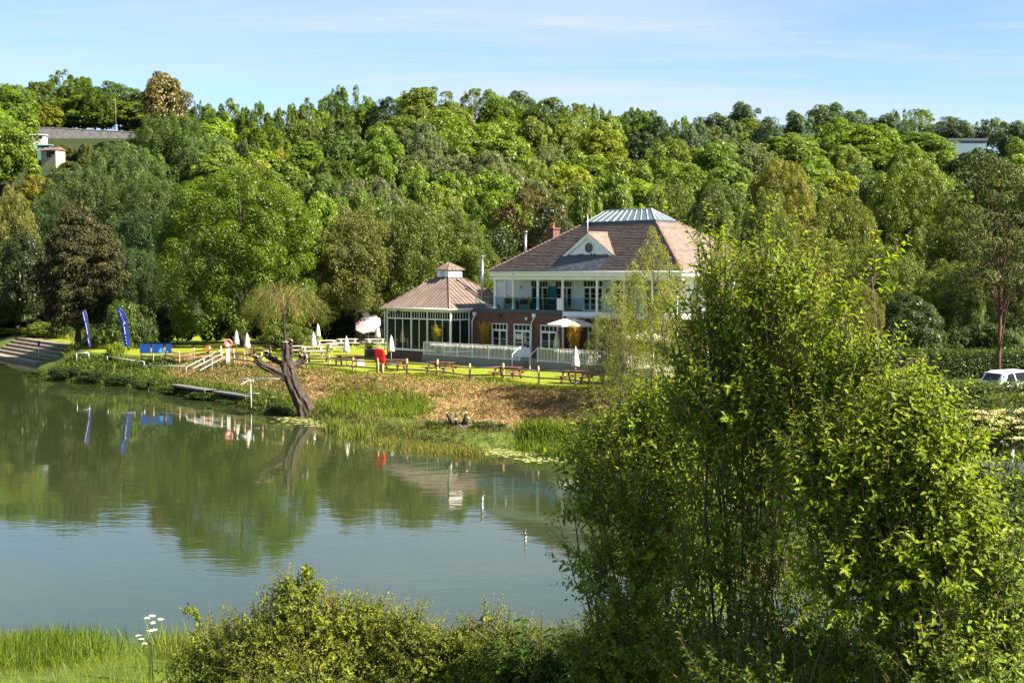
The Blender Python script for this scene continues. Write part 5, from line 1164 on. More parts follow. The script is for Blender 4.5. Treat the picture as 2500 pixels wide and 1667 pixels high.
# feather flags and banners -----------------------------------------------------
def flag(pl, pr, Y, m, label, foot, marks):
    a = [at(x, y, Y) for x, y in pl]; b = [at(x, y, Y) for x, y in pr]; f = at(foot[0], foot[1], Y); base = Vector((f.x, Y, gz(f.x, Y)))
    o = empty('feather_flag', tuple(base), 0, label, 'flag', 'blue feather flags on the bank'); n = len(a)
    wv_ = lambda i, s: Vector((0, 0.06*math.sin(i*1.3+s), 0))
    A = [p-base+wv_(i,0) for i, p in enumerate(a)]; Bq = [p-base+wv_(i,1.2) for i, p in enumerate(b)]; Mi = [A[i].lerp(Bq[i],0.5)+Vector((0,-0.05,0)) for i in range(n)]
    back = [q+Vector((0,0.012,0)) for q in A+Mi+Bq]
    fs = []
    for i in range(n-1): fs += [(i,i+1,n+i+1,n+i),(n+i,n+i+1,2*n+i+1,2*n+i)]
    fs2 = [tuple(3*n+k for k in reversed(q)) for q in fs]
    MB().add(A+Mi+Bq+back, fs+fs2).build('cloth', m, o)
    MB().tube([(0,0.03,-0.2),A[-1]*0.3]+[q+Vector((0.0,0.03,0)) for q in reversed(Bq)]+[A[0]+Vector((0,0.03,0))],0.022,6).build('pole', black_paint, o)
    mk = MB()
    for t, u, dt, du in marks:
        def at_(t_, u_):
            k = min(n-1.001, max(0, t_*(n-1))); i = int(k); q = k-i; return A[i].lerp(A[i+1],q).lerp(Bq[i].lerp(Bq[i+1],q),u_)+Vector((0,-0.085,0))
        mk.bar(at_(t,u), at_(t+dt,u+du), 0.01, 0.06)
    mk.build('lettering', flag_mark, o)
r_ = random.Random(3); marks = []
for k in range(13):
    t = 0.10+k*0.068; u = 0.45
    marks += [(t,u-0.14,0.0,0.26)] if k in (2,6,9) else [(t,u-0.05,0.02,0.12)]
marks += [(0.50,0.32,0.0,0.36),(0.50,0.5,0.03,0.18),(0.50,0.5,-0.03,0.18),(0.55,0.42,0.16,0.05)]
flag([(283.6,752.4),(290,777),(296,798),(299.4,823),(303.5,846)],[(294,752.4),(304,760.7),(311,781),(316,812),(319,846)],136,flag_blue,'larger royal blue feather flag with pale vertical lettering',(311,878),marks)
flag([(199.5,758),(201,776),(207,800),(211,825),(215,846)],[(209,757),(214,776),(216.5,800),(220,825),(221.5,846)],140,flag_violet,'narrow violet-blue feather flag seen nearly edge on',(219,868),[(0.05,0.3,0.28,0.1),(0.36,0.5,0.3,0.05),(0.75,0.5,0.15,0.1)])
for x0, x1, lab in ((343.5,370,'blue mesh banner farthest left on the fence'),(373.5,401,'blue mesh banner with a light blue swirl, second on the fence'),(406,421,'short dark blue banner nearest the bare fence')):
    a, b = at(x0,862,131.2), at(x1,862,131.2); top = at(x0,839,131.2); o = empty('fence_banner', (a.x, 131.0, a.z), 0, lab, 'banner', 'blue banners on the fence')
    w = b.x-a.x; hgt = top.z-a.z
    MB().box(0,w,-0.15,-0.14,0,hgt).build('sheet', banner_blue, o)
    if x0 > 372: MB().prism([(w*0.55,-0.152,0.1),(w*0.95,-0.152,0.05),(w*0.85,-0.152,hgt*0.6),(w*0.7,-0.152,hgt*0.5)] if x1 < 405 else [(w*0.1,-0.152,0.1),(w*0.5,-0.152,0.1),(w*0.3,-0.152,0.3)],(0,-0.004,0)).build('print', mat('light_blue_print',(0.08,0.25,0.6)) if 'light_blue_print' not in MATS else MATS['light_blue_print'], o)

# concrete landing steps at the left ---------------------------------------------
st = empty('landing_steps', (0,0,0), 0); tag(st, kind='structure')
a, b = onz(-40,860,0.35), onz(86,884,0.35); d = (b-a).normalized(); inn = Vector((-d.y, d.x, 0)); inn = inn if inn.y > 0 else -inn
for k in range(6):
    w = 1.6 if k == 0 else 0.75; off = (0 if k == 0 else 1.6+(k-1)*0.75); zt = 0.32+0.34*k; s0 = a-d*3-d*0.0; s1 = b+d*(1.2*k if k < 4 else 1.2*(7-k))
    MB().prism([s0+inn*off+Vector((0,0,zt-a.z-0.9)), s1+inn*off+Vector((0,0,zt-a.z-0.9)), s1+inn*(off+w+0.3)+Vector((0,0,zt-a.z-0.9)), s0+inn*(off+w+0.3)+Vector((0,0,zt-a.z-0.9))],(0,0,0.9)).build('step', concrete, st)
p = at(95,862,161); o = empty('depth_post', (p.x,161,gz(p.x,161)), 0, 'thin blue-topped post beside the concrete landing steps', 'post'); MB().tube([(0,0,-.2),(0,0,2.2)],0.03,6).build('pole', galv, o); MB().box(-.12,.12,-.03,.03,1.75,2.35).build('plate', flag_blue, o)

# jetties, pipes and handrails on the bank ----------------------------------------
def jetty(px0, py0, px1, py1, z, depth, label):
    a, b = onz(px0, py0, z), onz(px1, py1, z); d = b-a; ln = d.length; rz = math.atan2(d.y, d.x)
    o = empty('jetty', tuple(a), rz, label, 'jetty', 'small jetties under the bank'); n = max(4, int(depth/0.2))
    pm = MB().box(0,ln,0,0.185,-0.05,0.0).mesh('plank', planks)
    for k in range(n): obj('plank', pm, o, (rng6.uniform(-.05,.05), k*0.2, 0.002*(k%2)))
    for x in (0.15, ln*0.5, ln-0.15): MB().tube([(x,0.08,-z-0.8),(x,0.08,-0.052)],0.06,7).build('leg', bark, o)
    MB().box(0.0,ln,-0.05,-0.002,-0.16,-0.02).build('edge_beam', planks, o)
jetty(418,938,500,951,0.85,1.3,'grey plank jetty below the white stair rails'); jetty(520,954,600,966,0.8,1.3,'grey plank jetty left of the pollard willow')
def pipes(name, label, segs, r=0.03, m=galv, cat='handrail', group='white pipe rails on the bank'):
    pts = [Vector(q) for s in segs for q in s]; b = pts[0].copy(); o = empty(name, tuple(b), 0, label, cat, group)
    for s in segs: MB().tube([Vector(q)-b for q in s], r, 7).build('rail' if abs(Vector(s[0]).z-Vector(s[-1]).z) < 0.8*(Vector(s[0])-Vector(s[-1])).length else 'post', m, o)
    return o
Y0, Y1 = 121.0, 126.0
pipes('stair_handrail', 'white tubular handrail climbing the bank from the jetty', [(at(455,896,Y0),at(541,852,Y1)),(at(455,896,Y0),at(454,912,Y0)),(at(498,874,123.5),at(498,893,123.5)),(at(539,853,Y1),at(539,870,Y1)),(at(470,900,Y0-.6),at(556,856,Y1-.6)),(at(556,856,Y1-.6),at(556,880,Y1-.6)),(at(518,872,123.6),at(518,908,123.4)),(at(488,904,Y0-.6),at(553,869,Y1-.6))], 0.03)
pipes('bank_rail', 'low white pipe rail on the bank left of the pollard', [(at(576,926,108),at(610,924,107)),(at(608,924,107),at(690,924.5,105)),(at(586,939,106),at(612,926,106.8)),(at(612,926,106.8),at(614,995,105.2)),(at(618,926,106.5),at(618,936,106.5)),(at(600,961,106),at(632,960,105))], 0.03)
pipes('bank_rail', 'grey pipe rail in shade below the violet flag', [(at(187,862,134),at(216,861,134)),(at(187,862,134),at(187,884,134)),(at(216,861,134),at(218,876,134))], 0.035)
pipes('bank_rail', 'long thin pipe rail running down from the flags', [(at(258,869,130),at(330,880,128)),(at(330,880,128),at(350,882,127)),(at(352,882,127),at(352,898,127)),(at(352,892,127),at(452,893,124)),(at(262,870,130),at(262,880,130))], 0.03)
pipes('mooring_pole', 'thin upright mooring pole in the shallows before the pollard', [(at(650,932,103),at(650,1022,102.2)),(at(652,972,102.9),at(672,968,103.4)),(at(670,968,103.4),at(671,950,103.4))], 0.03, twig, 'pole', None)

# pollard willow -------------------------------------------------------------------
pw = empty('pollard_willow', (-14.7,100.9,gz(-14.7,100.9)), 0, 'massive leaning pollard willow trunk with sawn-off limbs at the water', 'tree')
def W(px, py, Y=101): return at(px, py, Y)-pw.location
rgw = random.Random(12)
def gnarl(pts, rad, n=11, jit=0.10):
    n = 24; jit = 0.045
    P = []; Rr = []
    for i in range(len(pts)-1):
        for k in range(4): t = k/4; P.append(pts[i].lerp(pts[i+1], t)+Vector((rgw.uniform(-.03,.03),rgw.uniform(-.03,.03),rgw.uniform(-.03,.03)))); Rr.append(rad[i]+(rad[i+1]-rad[i])*t)
    P.append(pts[-1]); Rr.append(rad[-1]); mb = MB().tube(P, Rr, n, jit=jit, rng=rgw)
    for i, p in enumerate(P):          # bark ridges and furrows run along the wood
        for k in range(n):
            j = i*n+k; a = 2*math.pi*k/n; f = 1+0.13*math.sin(6*a+0.5*math.sin(i*0.7))+0.07*math.sin(11*a+i*0.5)+rgw.uniform(-0.05, 0.05)
            mb.v[j] = tuple(p+(Vector(mb.v[j])-p)*f)
    mb.sm = [False]*len(mb.sm); return mb
gnarl([W(757,1030),W(744,995),W(727,960),W(712,925),W(703,900),W(701,880)],[0.72,0.54,0.47,0.42,0.46,0.34],14,0.08).build('trunk', bark_old, pw)
stub = gnarl([W(700,892),W(698,860),W(697,835)],[0.34,0.29,0.26],12,0.06).build('limb', bark_old, pw); q = W(697,834.5); MB().tube([q+Vector((0,0,-0.02)), q+Vector((0,0,0.02))],0.25,12).build('cut_face', cut_wood, stub)
l1 = gnarl([W(706,922),W(672,906,100.6),W(640,890,100.3),W(626,876,100)],[0.36,0.27,0.23,0.26],11,0.08).build('limb', bark_old, pw)
l2 = gnarl([W(704,897),W(680,884,101.4),W(660,874,101.6),W(651,865,101.7)],[0.26,0.17,0.17,0.20],10,0.08).build('limb', bark_old, pw)
l3 = gnarl([W(706,895),W(726,888,101.6),W(741,876,101.8)],[0.26,0.20,0.24],10,0.1).build('limb', bark_old, pw)
l4 = gnarl([W(706,880),W(712,862),W(709,845),W(711,833)],[0.20,0.13,0.12,0.10],8,0.1).build('limb', bark_old, pw)
for base, n_, spread in ((W(626,874,100),9,0.32),(W(651,864,101.7),8,0.28),(W(742,874,101.8),14,0.42),(W(711,834),4,0.15),(W(668,878,101.5),4,0.2)):
    for k in range(n_):
        d = Vector((rgw.uniform(-1,1),rgw.uniform(-1,0.6),rgw.uniform(0.1,1))).normalized(); s0 = base+d*spread*0.3; ln = rgw.uniform(0.16,0.36); t = MB().tube([s0, s0+d*ln],[0.085,0.06],7); sb = t.build('stub', bark_old, pw); MB().tube([s0+d*ln, s0+d*(ln+0.015)],0.055,7).build('cut_face', cut_wood, sb)

# mop-headed weeping willow on the lawn ------------------------------------------------
def weeping(px, py_base, top_py, w_px, label):
    Y = 7.5*F_PX/(py_base-673); p = at(px, py_base, Y); g = gz(p.x, Y); o = empty('weeping_tree', (p.x, Y, g), 0, label, 'tree'); sc = F_PX/Y; zt = EYE-(top_py-673)/sc-g; r = w_px/2/sc
    rng = np.random.default_rng(21); n = 420; V = []; Fq = []; T = []; lp = []; lt = []
    for k in range(n):
        a = rng.uniform(0, 6.283); rr = r*math.sqrt(rng.uniform(0.02, 1)); z = zt-0.4-(rr/r)**2*1.3+rng.uniform(-0.7, 0.4); z = z-rng.uniform(0,1)**2*1.6; q = np.array([math.cos(a)*rr*0.82, math.sin(a)*rr*0.82, z]); d = np.array([math.cos(a)*0.7, math.sin(a)*0.7, 0.45])+rng.normal(size=3)*0.35; ln = rng.uniform(0.9, 3.2); seg = 8; wv = 0.018
        tv = rng.uniform(0, 1); prev = None
        for i in range(seg+1):
            s = np.array([-math.sin(a), math.cos(a), 0])*wv; b = len(V); V += [q-s, q+s]; T += [tv, tv]
            if prev is not None: Fq.append((prev, prev+1, b+1, b))
            prev = b
            if i > 1 and rng.random() < 0.85:
                for _ in range(7): lp.append(q+rng.normal(size=3)*0.16); lt.append(tv)
            d = d*0.8+np.array([0, 0, -0.26])+rng.normal(size=3)*0.20; d /= np.linalg.norm(d); q = q+d*ln/seg
            if q[2] < 1.6: break
    obj('hanging_twigs', arrays_mesh('hanging_twigs', np.array(V), np.array(Fq), straw_mat, np.array(T)), o, color=(0.16, 0.115, 0.05))
    lp = np.array(lp); v, f = leaf_cards(lp, rng.normal(size=(len(lp),3)), 0.15, rng, 0.22, tang=np.tile([0,0,-1.0],(len(lp),1))+rng.normal(size=(len(lp),3))*0.4)
    obj('leaves', arrays_mesh('leaves', v, f, leaf, np.repeat(np.clip(np.array(lt)*0.6+rng.uniform(0,0.4,len(lp)),0,1),4)), o, color=(0.10, 0.128, 0.024))
    tb = MB().tube([(0,0,-0.2),(0.1,0,1.3),(0.0,0,2.6),(0.1,0,zt*0.75)],[0.2,0.16,0.14,0.12],9)
    for k in range(12):
        a = k*0.9; tb.tube([(0.05,0,zt*0.6),(math.cos(a)*r*0.35,math.sin(a)*r*0.35,zt*0.8),(math.cos(a)*r*0.7,math.sin(a)*r*0.7,zt-0.7)],[0.07,0.05,0.03],5,cap=False)
    tb.build('trunk', bark, o)
weeping(694, 868, 686, 186, 'small mop-headed weeping tree with yellowish hanging twigs')

# log and root stump on the cut bank
a, b = at(815,952,98), at(876,930,99.5)
o = empty('fallen_log', tuple(a), 0, 'dark log lying on the cut brown bank', 'log'); g0, g1 = gz(a.x,a.y), gz(b.x,b.y); MB().tube([(0,0,g0-a.z+0.08),((b-a).x*0.5,(b-a).y*0.5,(g0+g1)/2-a.z+0.14),((b-a).x,(b-a).y,g1-a.z+0.1)],[0.09,0.11,0.07],8).build('stem', bark, o)
p = at(1120,1050,86); g = gz(p.x,86); o = empty('cut_stump', (p.x,86,g), 0, 'cluster of cut stubs at the foot of the brown bank', 'stump')
MB().lathe([(0.75,-0.5),(0.55,0.1),(0.35,0.35),(0,0.4)],10).build('root', bark_old, o)
for k in range(7):
    a = k*0.9; d = Vector((math.cos(a)*0.5,math.sin(a)*0.4-0.2,1)).normalized(); q = Vector((math.cos(a)*0.4,math.sin(a)*0.3,0.2)); ln = rng6.uniform(0.45,0.95); s = MB().tube([q,q+d*ln],[0.12,0.09],8).build('stub', bark_old, o); MB().tube([q+d*ln,q+d*(ln+0.02)],0.085,8).build('cut_face', cut_wood, s)

# water lilies --------------------------------------------------------------------------
pad_m = mat('lily_pad', (0.34, 0.36, 0.11), 0.4, 0.25, 2.0)
pads = []
for i in range(3):
    n = 12; vs = [(0,0,0.012)]+[(math.cos(0.25+k*(6.283-0.5)/n)*(1+0.05*math.sin(k*2+i)), math.sin(0.25+k*(6.283-0.5)/n), 0.004+0.01*((k+i)%2)) for k in range(n+1)]
    pads.append(MB().add(vs, [(0,k+1,k+2) for k in range(n)]).mesh('lily_pad', pad_m))
def lilies(cells_, label, seed):
    rr = random.Random(seed); p0 = onz(cells_[0][0], cells_[0][1], 0); o = empty('water_lilies', tuple(p0), 0, label, 'water lilies', 'patches of lily pads'); placed = []
    for px, py, wx, wy, n in cells_:
        for _ in range(n):
            for _t in range(12):
                p = onz(px+rr.gauss(0, wx*0.5), py+rr.gauss(0, wy*0.5), 0); r = rr.uniform(0.10, 0.20)
                if all((p-q).length > (r+s)*0.9 for q, s in placed) and float(shore_dist([p.x],[p.y])[0]) < -0.15:
                    placed.append((p, r)); c = obj('lily_pad', pads[rr.randrange(3)], o, p-p0+Vector((0,0,0.006)), (0,0,rr.uniform(0,6.28))); c.scale = (r, r, 1); break
lilies([(760,1027,70,8,60),(820,1037,50,7,60),(700,1022,30,4,14)], 'lily pads on the water right of the pollard willow', 1)
lilies([(1190,1102,55,6,70),(1250,1106,50,6,70)], 'dense lily pads below the right reed clump', 2)
lilies([(1310,1122,45,5,34),(1390,1120,40,6,30)], 'sparse lily pads beside the foreground tree', 3)

# bank vegetation --------------------------------------------------------------------
def scatter_bank(n, seed, x0, x1, f0, f1, y=None):
    """random points on the far bank: f = fraction of the way from water to lawn"""
    rng = np.random.default_rng(seed); X = rng.uniform(x0, x1, n*6); sy = np.interp(X, SHORE[:,0], SHORE[:,1]); Y = sy+rng.uniform(-1, 22, n*6); d = shore_dist(X, Y); f = d/bank_w(X)
    k = (f > f0) & (f < f1); X, Y, f = X[k][:n], Y[k][:n], f[k][:n]; return X, Y, G(X, Y), f, rng
def blades(name, X, Y, Z, rng, size, aspect, color, m, lean=0.35, flat=False):
    n = len(X); c = np.stack([X, Y, Z], 1)
    if flat:
        t = rng.normal(size=(n,3)); t[:,2] *= 0.35; nn = rng.normal(size=(n,3))*0.6+np.array([0,-0.3,1.0]); s = size*rng.uniform(0.4,1.5,n); c[:,2] += 0.05+rng.uniform(0,0.12,n)
    else:
        t = rng.normal(size=(n,3))*lean+np.array([0,0,1.0]); nn = rng.normal(size=(n,3)); nn[:,2] *= 0.3; s = size*rng.uniform(0.5,1.35,n); c[:,2] += s*0.42
    v, f = leaf_cards(c, nn, s, rng, aspect, tang=t, fold=0.02)
    return tag(obj(name, arrays_mesh(name, v, f, m, np.repeat(rng.uniform(0,1,n)**1.2,4)), color=color), kind='stuff')
def zone_mask(X, Y, f):
    q = wob(X, Y, 0.9, 2)+0.6*wob(X, Y, 2.3, 4); return f+0.10*q
X, Y, Z, f, rng = scatter_bank(26000, 1, -19, 7, 0.28, 0.98); q = zone_mask(X, Y, f); k = (q > 0.30) & (q < 0.94) & ((X > -16.5) | (q > 0.5))
tag(blades('cut_stems', X[k], Y[k], Z[k], rng, 0.42, 0.07, (0.30, 0.205, 0.10), straw_mat, flat=True), 'brown cut stems covering the river bank', 'cut stems')
X, Y, Z, f, rng = scatter_bank(16000, 2, -32, -17, 0.32, 1.02); tag(blades('cut_stems', X, Y, Z, rng, 0.38, 0.08, (0.26, 0.18, 0.085), straw_mat, flat=True), 'brown cut stems around the stair handrail', 'cut stems')
X, Y, Z, f, rng = scatter_bank(22000, 11, -19, 7, 0.25, 0.98); k = wob(X, Y, 0.7, 6)+0.7*wob(X, Y, 1.9, 8) > 0.22
tag(blades('dark_cut_stems', X[k], Y[k], Z[k], rng, 0.5, 0.06, (0.13, 0.078, 0.045), straw_mat, flat=True), 'darker rotting stems in patches on the brown bank', 'cut stems')
X, Y, Z, f, rng = scatter_bank(2600, 12, -40, 9, -0.05, 0.14)
tag(blades('waterline_debris', X, Y, np.maximum(Z, 0.0), rng, 0.75, 0.05, (0.06, 0.045, 0.03), straw_mat, flat=True), 'dark sticks and debris along the waterline', 'debris')
X, Y, Z, f, rng = scatter_bank(9000, 9, -19, 7, 0.3, 0.98); k = rng.uniform(0, 1, len(X)) < 0.3+0.6*(wob(X, Y, 0.8, 9) > 0.05)
tag(blades('bank_weeds', X[k], Y[k], Z[k], rng, 0.26, 0.3, (0.085, 0.125, 0.016), grass_mat), 'green weeds sprouting through the cut bank', 'weeds')
X, Y, Z, f, rng = scatter_bank(15000, 3, -19, 9, 0.80, 1.12); tag(blades('lawn_edge_grass', X, Y, Z, rng, 0.22, 0.16, (0.13, 0.155, 0.014), grass_mat), 'longer grass along the lawn edge', 'grass')
X, Y, Z, f, rng = scatter_bank(24000, 4, -46, -16, -0.02, 0.8); k = ((X < -31) | (f < 0.34) | (rng.uniform(0,1,len(X)) < 0.25)) & (rng.uniform(0,1,len(X)) < 0.8); tag(blades('bank_grass', X[k], Y[k], Z[k], rng, 0.42, 0.22, (0.072, 0.105, 0.016), grass_mat, 0.55), 'rank grass and weeds on the left bank', 'grass')
X, Y, Z, f, rng = scatter_bank(5000, 5, -16, 9, -0.02, 0.17); tag(blades('waterside_grass', X, Y, Z, rng, 0.36, 0.10, (0.125, 0.130, 0.024), grass_mat, 0.5), 'pale marsh grass at the water edge', 'grass')
X, Y, Z, f, rng = scatter_bank(18000, 6, 7, 32, -0.02, 1.6); tag(blades('right_bank_grass', X, Y, Z, rng, 0.6, 0.14, (0.075, 0.10, 0.016), grass_mat, 0.5), 'rough grass on the bank behind the foreground trees', 'grass')
rng = np.random.default_rng(91); n = 9000; X = rng.uniform(-80,-44,n); Y = rng.uniform(150,196,n); k = (shore_dist(X,Y) > np.where(X < -50, 6.6, 2.5)); X, Y = X[k], Y[k]
tag(blades('meadow_grass', X, Y, G(X,Y), rng, 0.75, 0.16, (0.115,0.14,0.016), grass_mat, 0.45), 'tall sunny grass above the concrete landing steps', 'grass')
def reed_clump(blobs, label, color, seed, hgt=0.95, n=2600, asp=0.06):
    rng = np.random.default_rng(seed); C_ = []; p0 = onz(blobs[0][0], blobs[0][1], 0.3); o = empty('reed_clump', (p0.x, p0.y, gz(p0.x,p0.y)), 0, label, 'reeds', 'reed clumps at the water edge')
    for px, py, wx, wy in blobs:
        m_ = n//len(blobs); a = rng.normal(size=m_)*wx*0.42+px; b = rng.normal(size=m_)*wy*0.42+py
        for x, y in zip(a, b): p = onz(x, y, 0.4); C_.append((p.x, p.y))
    C_ = np.array(C_); z = np.maximum(G(C_[:,0], C_[:,1]), -0.05); m_ = len(C_); s = hgt*rng.uniform(0.45,1.15,m_); c = np.stack([C_[:,0], C_[:,1], z+s*0.44], 1)-np.array(o.location)
    v, f = leaf_cards(c, np.stack([rng.normal(size=m_),rng.normal(size=m_),0.3*rng.normal(size=m_)],1), s, rng, asp, tang=rng.normal(size=(m_,3))*0.28+np.array([0,0,1.0]), fold=0.02)
    obj('blades', arrays_mesh('blades', v, f, grass_mat, np.repeat(rng.uniform(0,1,m_),4)), o, color=color)
reed_clump([(830,1000,60,22),(890,1010,70,22),(960,1018,60,18),(1010,1025,50,14)], 'broad bright green reed clump right of the pollard willow', (0.09,0.13,0.010), 1, 0.5, 8000, 0.13)
reed_clump([(1310,1072,50,18),(1360,1078,60,20),(1420,1085,60,20)], 'dark-based green reed clump beside the foreground tree', (0.08,0.12,0.010), 2, 0.7, 6000, 0.11)
reed_clump([(960,1066,60,14),(1030,1078,60,12),(1100,1086,60,12),(1150,1090,40,8)], 'pale yellow-green sedge along the water below the stump', (0.125,0.13,0.03), 3, 0.42, 5200, 0.10)
reed_clump([(880,1050,50,12),(820,1036,30,8)], 'upright thin reeds standing in the water before the bright clump', (0.12,0.15,0.03), 4, 0.95, 900, 0.05)
reed_clump([(300,900,30,10),(285,915,20,8)], 'sunny leafy weed clump on the dark left bank', (0.11,0.15,0.016), 5, 1.0, 1200, 0.2)
# dark ivy and bramble hanging over the left bank
for i, (px, py, w, Y, c, lab) in enumerate([(110,905,70,140,(0.045,0.075,0.016),'ivy mound at the bend left of the violet flag'),(170,895,90,135.5,(0.03,0.055,0.016),'dark ivy mound under the violet flag'),(235,905,90,132.5,(0.028,0.05,0.016),'dark ivy mound between the two flags'),(300,915,80,129.5,(0.03,0.055,0.016),'dark ivy mound under the larger flag'),(365,925,80,125.5,(0.05,0.08,0.016),'bramble mound below the blue banners'),(430,945,80,120,(0.045,0.075,0.016),'bramble mound below the first jetty'),(500,962,80,115,(0.04,0.07,0.016),'bramble mound between the jetties'),(565,975,70,110.5,(0.045,0.075,0.018),'bramble mound below the second jetty'),
        (690,985,80,103,(0.05,0.075,0.018),'weedy mound at the left foot of the pollard'),(1080,1050,80,86.5,(0.05,0.075,0.016),'small dark mound left of the cut stubs'),(1190,1052,90,85.5,(0.04,0.065,0.016),'shaded mound right of the cut stubs'),(1460,1010,110,82,(0.075,0.115,0.016),'leafy bush left of the foreground tree'),(1540,1010,150,80,(0.065,0.105,0.016),'leafy bush behind the foreground tree')]):
    p = at(px, py, Y); g = max(gz(p.x, Y), -0.1)-0.25; o = tree('under_bush', 'bank_bush', (p.x, Y, g), w*Y/F_PX*1.15, max(0.7, p.z-g), c, lab, 'bushes on the river bank', 'bush')

# ---------------------------------------------------------------- hill wall, allotment, far shed
HW = 262*HK
wa, wb_ = at(64,345,HW), at(330,352,HW)
hw = empty('hill_wall', (wa.x,HW,gz(wa.x,HW)-2), 0, 'long grey stone retaining wall high on the left hill', 'wall')
topz = lambda px, y: at(px, y, HW).z-hw.location.z
nseg = 8
for k in range(nseg):
    x0, x1 = (wb_.x-wa.x)*k/nseg, (wb_.x-wa.x)*(k+1)/nseg-0.03; t = topz(64+(266)*k/nseg, 311+14*k/nseg)
    MB().box(x0,x1,0,0.8,0,t).build('wall_panel', concrete_dk, hw); MB().box(x0-0.02,x1,-0.1,0.9,t+0.002,t+0.3).build('coping', concrete_dk, hw)
def shed(px, py, Y, w, h, m, mr_, label, name, roofh=0.8, rz=0.0):
    Y *= HK; p = at(px, py, Y); o = empty(name, (p.x, Y, p.z), rz, label, 'shed'); o.scale = (HK, HK, HK)
    MB().box(-w/2,w/2,0,2.4,-3,h).build('wall', m, o); MB().prism([(-w/2-.2,-.2,h),(-w/2-.2,2.6,h),(-w/2-.2,1.2,h+roofh)],(w+.4,0,0)).build('roof', mr_, o)
    d_ = MB().box(-w*0.1,w*0.18,-0.04,-0.002,0,min(1.9,h*0.9)).build('door', black_paint, o); MB().box(w*0.2,w*0.42,-0.04,-0.002,h*0.4,h*0.8).build('window', glass_dark, o)
pale_shed = mat('pale_grey_boards', (0.45,0.46,0.46), 0.7); teal = mat('teal_shed_paint', (0.10,0.20,0.20), 0.6); cream = mat('cream_wall_paint', (0.42,0.37,0.28), 0.8); rust = mat('rusty_roof', (0.14,0.10,0.08), 0.8)
shed(88, 345, 255, 2.6, 1.1, pale_shed, pale_shed, 'white shed at the left end of the hill wall', 'garden_shed', 0.25)
shed(106, 368, 250, 2.2, 0.9, teal, teal, 'teal shed below the white one on the allotment', 'garden_shed', 0.3)
shed(118, 384, 246, 3.2, 1.2, cream, rust, 'cream outbuilding with rusty roof on the allotment', 'outbuilding', 0.6, -0.4)
LP_ = 263.5*HK; p = at(283,318,LP_); o = empty('lamp_post', (p.x,LP_,gz(p.x,LP_)), 0, 'thin grey lamp post behind the hill wall', 'lamp post'); h_ = at(283,245,LP_).z-o.location.z; MB().tube([(0,0,0),(0,0,h_)],[0.10,0.07],6).build('pole', pot_grey, o); MB().box(-0.9,0.1,-0.15,0.15,h_,h_+0.2).build('lamp_head', galv, o)
WY = 385*HK; p = at(2362,362,WY); ws = empty('far_warehouse', (p.x,WY,p.z-1), 0.05, 'long blue-grey metal shed among trees on the far right hill', 'warehouse')
MB().box(-5.2,5.2,0,6,-2,2.5).build('wall', mat('blue_grey_cladding',(0.10,0.155,0.19),0.5,0.1,0.5), ws); MB().box(-5.5,5.5,-0.4,6.4,2.5,3.1).build('roof', lead, ws); ws.scale = (HK, HK, HK)

# ---------------------------------------------------------------- road, hedge, parked car, boathouse at the right
rd = MB(); xs = np.linspace(14, 70, 15); f_ = []
for i, x in enumerate(xs):
    for y in (67.5, 74.5): rd.v.append((x, y+0.05*(x-24), max(gz(x, y+0.05*(x-24)), 3.8)+0.05))
for i in range(len(xs)-1): rd.f.append((2*i, 2*i+2, 2*i+3, 2*i+1)); rd.sm.append(False)
tag(rd.build('road', asphalt), kind='structure')
def hedge(px0, px1, py_top, Y, thick, zb, color, label, seed):
    a, b = at(px0, py_top, Y), at(px1, py_top, Y); o = empty('hedge', (a.x, Y, zb), 0, label, 'hedge', 'hedges by the road'); w = b.x-a.x; h = a.z-zb; rng = np.random.default_rng(seed)
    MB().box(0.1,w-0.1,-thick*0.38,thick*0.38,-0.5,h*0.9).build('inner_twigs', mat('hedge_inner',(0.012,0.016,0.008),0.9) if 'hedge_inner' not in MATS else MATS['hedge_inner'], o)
    n = int(1500*w*max(h,1)/3); face = rng.uniform(0, 1, n); X = rng.uniform(0, w, n); top = face < 0.45
    Yv = np.where(top, rng.uniform(-thick/2, thick/2, n), -thick/2+rng.normal(size=n)*0.08); Zv = np.where(top, h+rng.normal(size=n)*0.09, rng.uniform(0, h, n))
    nn = np.where(top[:,None], np.array([0,0,1.0]), np.array([0,-1.0,0.1]))+rng.normal(size=(n,3))*0.6
    v, f = leaf_cards(np.stack([X,Yv,Zv],1), nn, 0.12*rng.uniform(.6,1.4,n), rng, 0.6); obj('leaves', arrays_mesh('leaves', v, f, leaf, np.repeat(rng.uniform(0,1,n),4)), o, color=color)
hedge(2150, 2560, 938, 63.5, 1.6, 3.6, (0.06,0.09,0.014), 'clipped hedge in front of the parked white car', 1)
hedge(2150, 2560, 858, 84, 1.4, 3.6, (0.05,0.08,0.014), 'hedge on the far side of the road behind the pine', 2)
hedge(2410, 2560, 968, 58.5, 1.6, 3.4, (0.07,0.10,0.014), 'lower sunlit hedge at the right edge', 3)
car = empty('parked_car', tuple(at(2500,990,70.3)), 0.28, 'white hatchback parked on the road behind the hedge', 'car'); car.location.z = 3.86
prof = [(-2.05,0.32),(-2.08,0.75),(-1.98,0.92),(-1.72,1.36),(-1.45,1.46),(-0.2,1.50),(0.35,1.42),(1.05,0.98),(1.9,0.82),(2.05,0.6),(2.05,0.32)]
vs = []; fs = []
for x, z in prof:
    k = 0.84 if z < 0.95 else 0.84-0.28*(z-0.95)/0.55*0.8
    vs += [(x,-k,z),(x,k,z)]
n = len(prof)
for i in range(n-1): fs.append((2*i,2*i+2,2*i+3,2*i+1))
fs.append(tuple(2*i for i in reversed(range(n)))); fs.append(tuple(2*i+1 for i in range(n))); fs.append((0,1,2*n-1,2*n-2))
